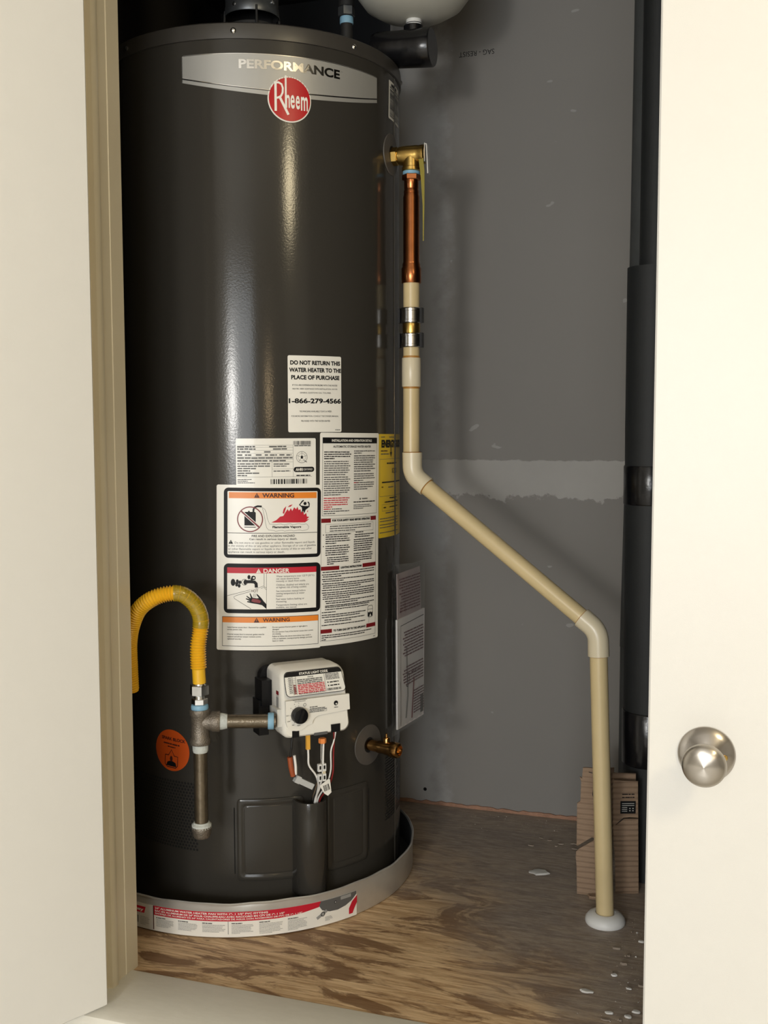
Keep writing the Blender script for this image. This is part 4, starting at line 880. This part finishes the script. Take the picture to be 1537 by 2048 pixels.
# ================================================================== MANUAL POUCH
PA = V((.2585, -.032, 0)); PB = V((.2735, .118, 0)); pd = (PB-PA).normalized(); pn = V((pd.y, -pd.x, 0)); pw = (PB-PA).length
PO = thing('manual_pouch', (PA.x, PA.y, .266), 'clear plastic pouch of manuals hanging on the heater side', 'pouch')
def pf(x, y, h): return PA+pd*x+pn*h+V((0, 0, .266+y))
mb = MB(); nx, nz = 24, 40; rgp = random.Random(17); hh = {}
for side, hb in ((0, .0078), (1, .0002)):
    g = []
    for j in range(nz+1):
        for i in range(nx+1):
            x_, z_ = pw*i/nx, .302*j/nz; e = min(1, min(i, nx-i)/3)*min(1, min(j, nz-j)/2.5)
            wob = .0022*sin(j*.75+2.1*sin(i*.4))*(1-min(1, i/7))+.0008*sin(i*1.9+j*.33)
            h_ = .004+(hb-.004)*e+(wob*e if side == 0 else 0)
            g.append(pf(x_, z_-(.012*(i/nx) if j == nz else 0), h_))
    k0 = len(mb.v); mb.add(g, [(j*(nx+1)+i, j*(nx+1)+i+1, (j+1)*(nx+1)+i+1, (j+1)*(nx+1)+i) for j in range(nz) for i in range(nx)], 'clear_film')
mb.prism([(.004, .300), (.020, .333), (.034, .318), (.030, .298)], lambda x, y, h: pf(x, y, h), .003, .0034, 'clear_film')
mb.build('plastic_sleeve', PO, smooth=60)
mb = MB(); mb.prism([(.022, .008), (.142, .006), (.146, .205), (.020, .203)], pf, .0025, .0058, 'bag_paper'); bk = mb.build('booklet', PO, smooth=0)
mb = MB(); mb.prism([(.026, .200), (.135, .203), (.128, .285), (.024, .283)], pf, .0024, .0036, 'bag_sheet'); sh = mb.build('folded_sheet', PO, smooth=0)
rg = random.Random(31)
k = Ink(lambda x, y, h: pf(x, y, h+.0037), grid=0, h0=.0001)
for i in range(12): k.greek(32+rg.uniform(0, 14), 128, 272-i*5.2, 2.6, 'ink_wine', rg)
k.build('print', sh)
k = Ink(lambda x, y, h: pf(x, y, h+.0059), grid=0, h0=.0001)
k.line([(34, 12), (34, 190), (140, 194)], 1.6, BK)
for i in range(16): k.greek(42+rg.uniform(0, 16), 138, 176-i*5.3 if i < 9 else 168-i*5.3-8, 2.5, 'ink_wine', rg)
k.text('IMPORTANT', 104, 98, 'ink_wine', wd=46, h=7, bold=.03)
for i in range(9): k.greek(92, 140, 62-i*5, 2.4, 'ink_wine', rg)
k.line([(58, 20), (66, 60), (64, 92), (60, 150)], 7, 'ink_lightgray', 1); k.line([(84, 14), (94, 88)], 5.5, 'ink_maroon', 2); k.line([(62, 84), (64, 100), (72, 98), (72, 84), (66, 76), (58, 78)], 2, BK, 2); k.rect(124, 14, 138, 48, GY, 2)
k.build('print', bk)

# ================================================================== DRAIN PAN
PC = (-.0222, -.0127); RP = .3030
DPN = thing('drain_pan', (PC[0], PC[1], 0), 'shallow round aluminium drain pan under the water heater', 'drain pan')
mb = MB(); n_ = 180
def pl_(r_, z_, wob=0):
    return [V((PC[0]+(r_+wob*(.0007*sin(9*a)+.0005*sin(23*a+1)))*sin(a), PC[1]-(r_+wob*(.0007*sin(9*a)+.0005*sin(23*a+1)))*cos(a), z_+wob*(.0006*sin(13*a)+.0004*sin(31*a)))) for a in [2*pi*i/n_ for i in range(n_)]]
mb.loft([pl_(.01, .0006), pl_(.29, .0006), pl_(RP-.002, .0012), pl_(RP, .004), pl_(RP, .050, .4), pl_(RP, .0535, 1), pl_(RP+.0018, .0545, 1), pl_(RP+.0022, .0562, 1), pl_(RP+.0005, .0578, 1), pl_(RP-.0012, .0570, 1), pl_(RP-.0018, .054, 1)], 'galvanized', True, True, False)
mb.loft([pl_(RP-.0018, .054, 1), pl_(RP-.0024, .006), pl_(.29, .0032), pl_(.01, .0030)], 'pan_inner', True, False, True)
mb.build('pan_body', DPN, smooth=40)
fp = cyl(25, 0, RP+.0004, PC)
kk = (RP+.0004)*pi/180*1000
def px(a): return (a-25)*kk
k = Ink(fp, h0=.0003); k.rect(px(-18), 2.2, px(60.8), 43.5, 'ink_white', 0); lab_ = k.build('pan_label', DPN)
k = Ink(fp, h0=.0003); rg = random.Random(44)
k.rect(px(-4.6), 28.2, px(34), 43.4, 'ink_red', 1); k.poly([(px(34), 43.4), (px(34), 28.2), (px(41), 30.2), (px(47), 34.5), (px(48), 43.4)], 'ink_red', 1)
k.rect(px(-18), 2.2, px(-4.8), 43.4, 'label_gray', 1); k.rect(px(-4.7), 4, px(-4.4), 43.4, 'ink_brown', 2)
k.poly([(px(-16), 38), (px(-7.4), 38), (px(-8), 27.6), (px(-16), 27.6)], 'ink_red', 2); k.text('Oatey', px(-11.4), 32.4, 'ink_white', wd=34, h=6.8, bold=.03, lay=3)
k.barcode(px(-13), 10, px(-10.2), 22, GY, rg); k.block(px(-9.6), px(-6), 21, 6, 2.4, 1, 'ink_lightgray', rg)
for i, (tx, e) in enumerate((('24" ALUMINUM WATER HEATER PAN WITH 1"- 1 1/2" PVC FITTING', 31), ('BAC EN ALUMINIUM DE 24" POUR CHAUFFE-EAU AVEC RACCORD EN CPV DE 1"- 1 1/2"', 36), ('BANDEJA DE ALUMINIO DE 24" PARA CALENTADORES DE AGUA CON ACCESORIO DE PVC DE 1"- 1 1/2"', 41.5))):
    x0_ = px(-4); x1_ = px(e); k.text(tx, (x0_+x1_)/2, 40.2-i*4.5, 'ink_white', wd=x1_-x0_, h=3.2, bold=.03, lay=2, res=2)
for a, b2, n2 in ((-3.6, 2.4, 7), (3.8, 10.4, 7), (11.4, 18.6, 7), (20.2, 27, 8), (28.4, 35.6, 9), (37, 43, 9)):
    k.greek(px(a), px(a+3.2), 24.6, 1.5, GY, rg); k.block(px(a), px(b2), 21.8, n2-1, 2.2, .75, 'ink_lightgray', rg)
k.rect(px(19.1), 7, px(19.3), 28, 'ink_lightgray', 1)
k.poly([(px(47.6), 43.4), (px(47), 36), (px(48), 28), (px(50.5), 23), (px(53.5), 22), (px(56.4), 25), (px(58.6), 30), (px(60.6), 38), (px(60.6), 43.4)], 'ink_gray', 2); k.disc(px(52.6), 36, 2.4, 'ink_black', 3); k.disc(px(52.6), 36, 1.5, 'ink_lightgray', 4); k.rect(px(54.5), 37, px(58.4), 42.5, 'ink_lightgray', 3)
k.line([(px(46.2), 16), (px(49.6), 26)], 5, 'ink_lightgray', 3); k.ring(px(48.2), 21.6, 3.2, 1.2, BK, 4, 20)
k.poly([(px(57.6), 8), (px(59), 8), (px(59.8), 16), (px(60.8), 24), (px(60.8), 36), (px(58.8), 28), (px(57.6), 18)], 'ink_red', 3); k.block(px(49), px(51.6), 15, 4, 1.9, .8, 'ink_lightgray', rg)
k.build('print', lab_)

# ================================================================== BLACK INSULATED PIPES AT THE RIGHT
FA = thing('insulated_riser', (.6835, .16, 0), 'thick black foam insulated riser banded with shiny tape', 'pipe')
mb = MB(); mb.tube([(.6835, .16, 0), (.6795, .16, .45), (.6772, .16, .80), (.6768, .16, 1.077)], [.044, .044, .0452, .0452], 'foam_black', 32); mb.build('foam_sleeve', FA, smooth=40)
mb = MB(); mb.tube([(.6790, .16, 1.05), (.6790, .16, 1.6), (.6790, .16, 1.94)], .0275, 'foam_black', 28); mb.build('foam_core', FA, smooth=40)
mb = MB(); mb.tube([(.6775, .16, .668), (.6775, .16, .670), (.6772, .16, .734), (.6772, .16, .736)], [.0455, .0466, .0466, .0455], 'tape_black', 32); mb.build('tape_band', FA, smooth=40)
mb = MB(); mb.tube([(.6818, .158, .206), (.6818, .158, .208), (.6808, .158, .300), (.6808, .158, .302)], [.0445, .0462, .0462, .0445], 'tape_black', 32); mb.build('tape_band', FA, smooth=40)
FB = thing('dusty_riser', (.652, .27, 0), 'slimmer dusty insulated riser behind the thick black one', 'pipe')
mb = MB(); mb.tube([(.652, .27, 0), (.6515, .27, .395)], .0335, 'foam_dusty', 28); mb.build('lower_sleeve', FB, smooth=40)
mb = MB(); mb.tube([(.6520, .27, .389), (.6520, .27, .391), (.6560, .27, .75), (.6580, .27, 1.2), (.6600, .27, 1.94)], [.0335, .0348, .0343, .0335, .0335], 'foam_dusty', 28); mb.build('upper_sleeve', FB, smooth=40)

# ================================================================== CARDBOARD
CB = thing('cardboard_carton', (.625, .05, 0), 'torn brown cardboard carton propped behind the plastic pipe', 'cardboard')
def cz(zx, zy): return (.5783+(1140+zx/6.4-1163)*.000842, .2193-(1510+zy/6.4-1535)*.000872)
lf = [(175, 155), (225, 150), (345, 150), (400, 155), (400, 1900), (345, 1900), (270, 1940), (195, 1925), (150, 1890), (130, 1850), (118, 1420), (104, 1300), (108, 1230), (150, 1185), (335, 1060), (335, 1030), (310, 1022), (185, 1110), (132, 1150), (112, 1150), (110, 800), (108, 612), (150, 580), (156, 330), (136, 275), (166, 290)]
mb = MB(); lp = [cz(*p) for p in lf]; zmin = min(p[1] for p in lp)
mb.prism(lp, lambda x, y, h: V((x, .040-h+y*.05, max(y, .0006))), 0, .0042, 'cardboard'); c1 = mb.build('side_panel', CB, smooth=0)
rf = [(548, 248), (700, 262), (857, 270), (862, 500), (868, 735), (760, 728), (685, 735), (590, 820), (595, 832), (690, 752), (868, 752), (890, 1790), (760, 1780), (745, 1810), (650, 1765), (600, 1740), (590, 1300), (560, 900)]
mb = MB(); mb.prism([(x, z) for x, z in [cz(*p) for p in rf]], lambda x, y, h: V((x+.001, .058-h+(x-.63)*.35, max(.0006, y-.006))), 0, .0042, 'cardboard'); c2 = mb.build('front_panel', CB, smooth=0)
k = Ink(lambda x, y, h: V((.6565+.001+x, .058-.0042-h+(.6565+x-.63)*.35, .1535+y)), grid=0, h0=.0002); rg = random.Random(3)
k.rect(-12.6, -11.2, 12.4, 11, BK, 0)
for i, y in enumerate((6.6, 3.2, -.4, -3.6, -6.8)): k.rect(-10, y-.5, 10 if i < 2 else -1.4, y+.5, 'label_gray', 1)
for x_ in (2, 7):
    for y_ in (-2, -6): k.rect(x_, y_-.8, x_+2, y_+.8, 'label_gray', 1)
k.greek(-10, 10, 17.4, 1.8, BK, rg); k.greek(-10, 10, 23, 1.8, BK, rg); k.build('print', c2)
mb = MB(); mb.prism([cz(*p) for p in ((555, 165), (855, 172), (855, 300), (555, 280))], lambda x, y, h: V((x-.004, .078-h+(x-.63)*.3, y-.012)), 0, .004, 'cardboard'); mb.build('back_flap', CB, smooth=0)
mb = MB(); mb.prism([(.623, .0006), (.631, .0006), (.631, .215), (.621, .218)], lambda x, y, h: V((x, .062+(x-.621)*1.6+h, y)), 0, .004, 'cardboard'); mb.build('inner_fold', CB, smooth=0)
k = Ink(lambda x, y, h: V((.598+x, .040-.0042-h+(.18+y)*.05, .18+y)), grid=0, h0=.0003)
k.line([(7.5, 10), (2.6, 6), (1.4, -4), (4.6, -14), (11, -22)], 1.2, BK); k.line([(9, 8), (5, 3), (4.6, -5), (9, -15)], .8, BK); k.rect(2, 11, 7, 13, BK, 1); k.build('print', c1)
for ln in ([(-6, 34), (12, 30)], [(1, -150), (14, -162)]): k.line(ln, 1.2, BK); k.mb = MB(); k.build('crease', c1)

# ================================================================== DEBRIS ON THE FLOOR
def flake(x_, y_, rx, ry, th, mat, lab, cat, sd, grp=None, nm='plaster_chip'):
    rg_ = random.Random(sd); n2 = 14; ph = rg_.uniform(0, 6); mb = MB()
    pr_ = [(rx*(1+rg_.uniform(-.18, .18))*cos(2*pi*i/n2), ry*(1+rg_.uniform(-.18, .18))*sin(2*pi*i/n2)) for i in range(n2)]
    z0 = .0012
    mb.loft([[V((x_+a*.96, y_+b2*.96, z0)) for a, b2 in pr_], [V((x_+a, y_+b2, z0+th*.6)) for a, b2 in pr_], [V((x_+a*.85, y_+b2*.85, z0+th*(1+.3*sin(ph+a*90)))) for a, b2 in pr_]], mat)
    o_ = mb.build(nm, None, smooth=30, origin=(x_, y_, z0)); tag(o_, lab, cat, grp)
flake(.499, .100, .0175, .0125, .0025, 'chip_white', 'large flat white plaster flake alone on the plywood floor', 'plaster chip', 1)
LB = 'small pale drywall crumb on the dusty floor beside the black riser'; GR = 'drywall crumbs by the riser'
rg = random.Random(77)
for i in range(22):
    yb = rg.uniform(-.40, -.10); xb_ = .69+(-.1-yb)*.04+rg.uniform(-.03, .035)
    flake(xb_, yb, rg.uniform(.0022, .006), rg.uniform(.0016, .0035), rg.uniform(.0015, .003), rg.choice(('chip_white', 'chip_tan', 'chip_tan', 'chip_tan')), LB, 'debris', 100+i, GR, 'drywall_crumb')
for i in range(9):
    flake(.50+rg.uniform(-.05, .06), .24+rg.uniform(-.03, .035), rg.uniform(.002, .006), rg.uniform(.0012, .003), .0018, 'chip_tan', 'small tan wood splinter on the floor near the back wall', 'debris', 300+i, 'splinters near the back wall', 'wood_splinter')
flake(.637, -.285, .0095, .004, .003, 'chip_white', 'longest white plaster sliver lying among the drywall crumbs', 'plaster chip', 5)
flake(.6085, .027, .014, .009, .004, 'cardboard', 'small torn scrap of cardboard at the foot of the carton', 'scrap', 8, None, 'cardboard_scrap')
# fine grit: nobody could count it
mb = MB(); rg = random.Random(91)
for i in range(520):
    if i < 400: y_ = rg.uniform(-.43, -.02); x_ = .705+rg.gauss(0, .028)
    else: x_ = rg.uniform(.3, .62); y_ = .33+rg.gauss(0, .03)
    if y_ > .378 or x_ > .76: continue
    s2 = abs(rg.gauss(.0005, .0006))+.0003; a = rg.uniform(0, 6)
    mb.add([(x_+s2*cos(a+k_*2.1), y_+s2*sin(a+k_*2.1), .0003) for k_ in range(3)]+[(x_, y_, s2*1.1)], [(0, 1, 3), (1, 2, 3), (2, 0, 3), (0, 2, 1)], rg.choice(('chip_tan', 'chip_tan', 'chip_tan', 'chip_tan', 'chip_tan', 'chip_tan', 'chip_tan', 'chip_white')))
tag(mb.build('floor_grit', smooth=0, fixn=False), 'fine dusty grit scattered over the right side of the floor', 'grit', kind='stuff')
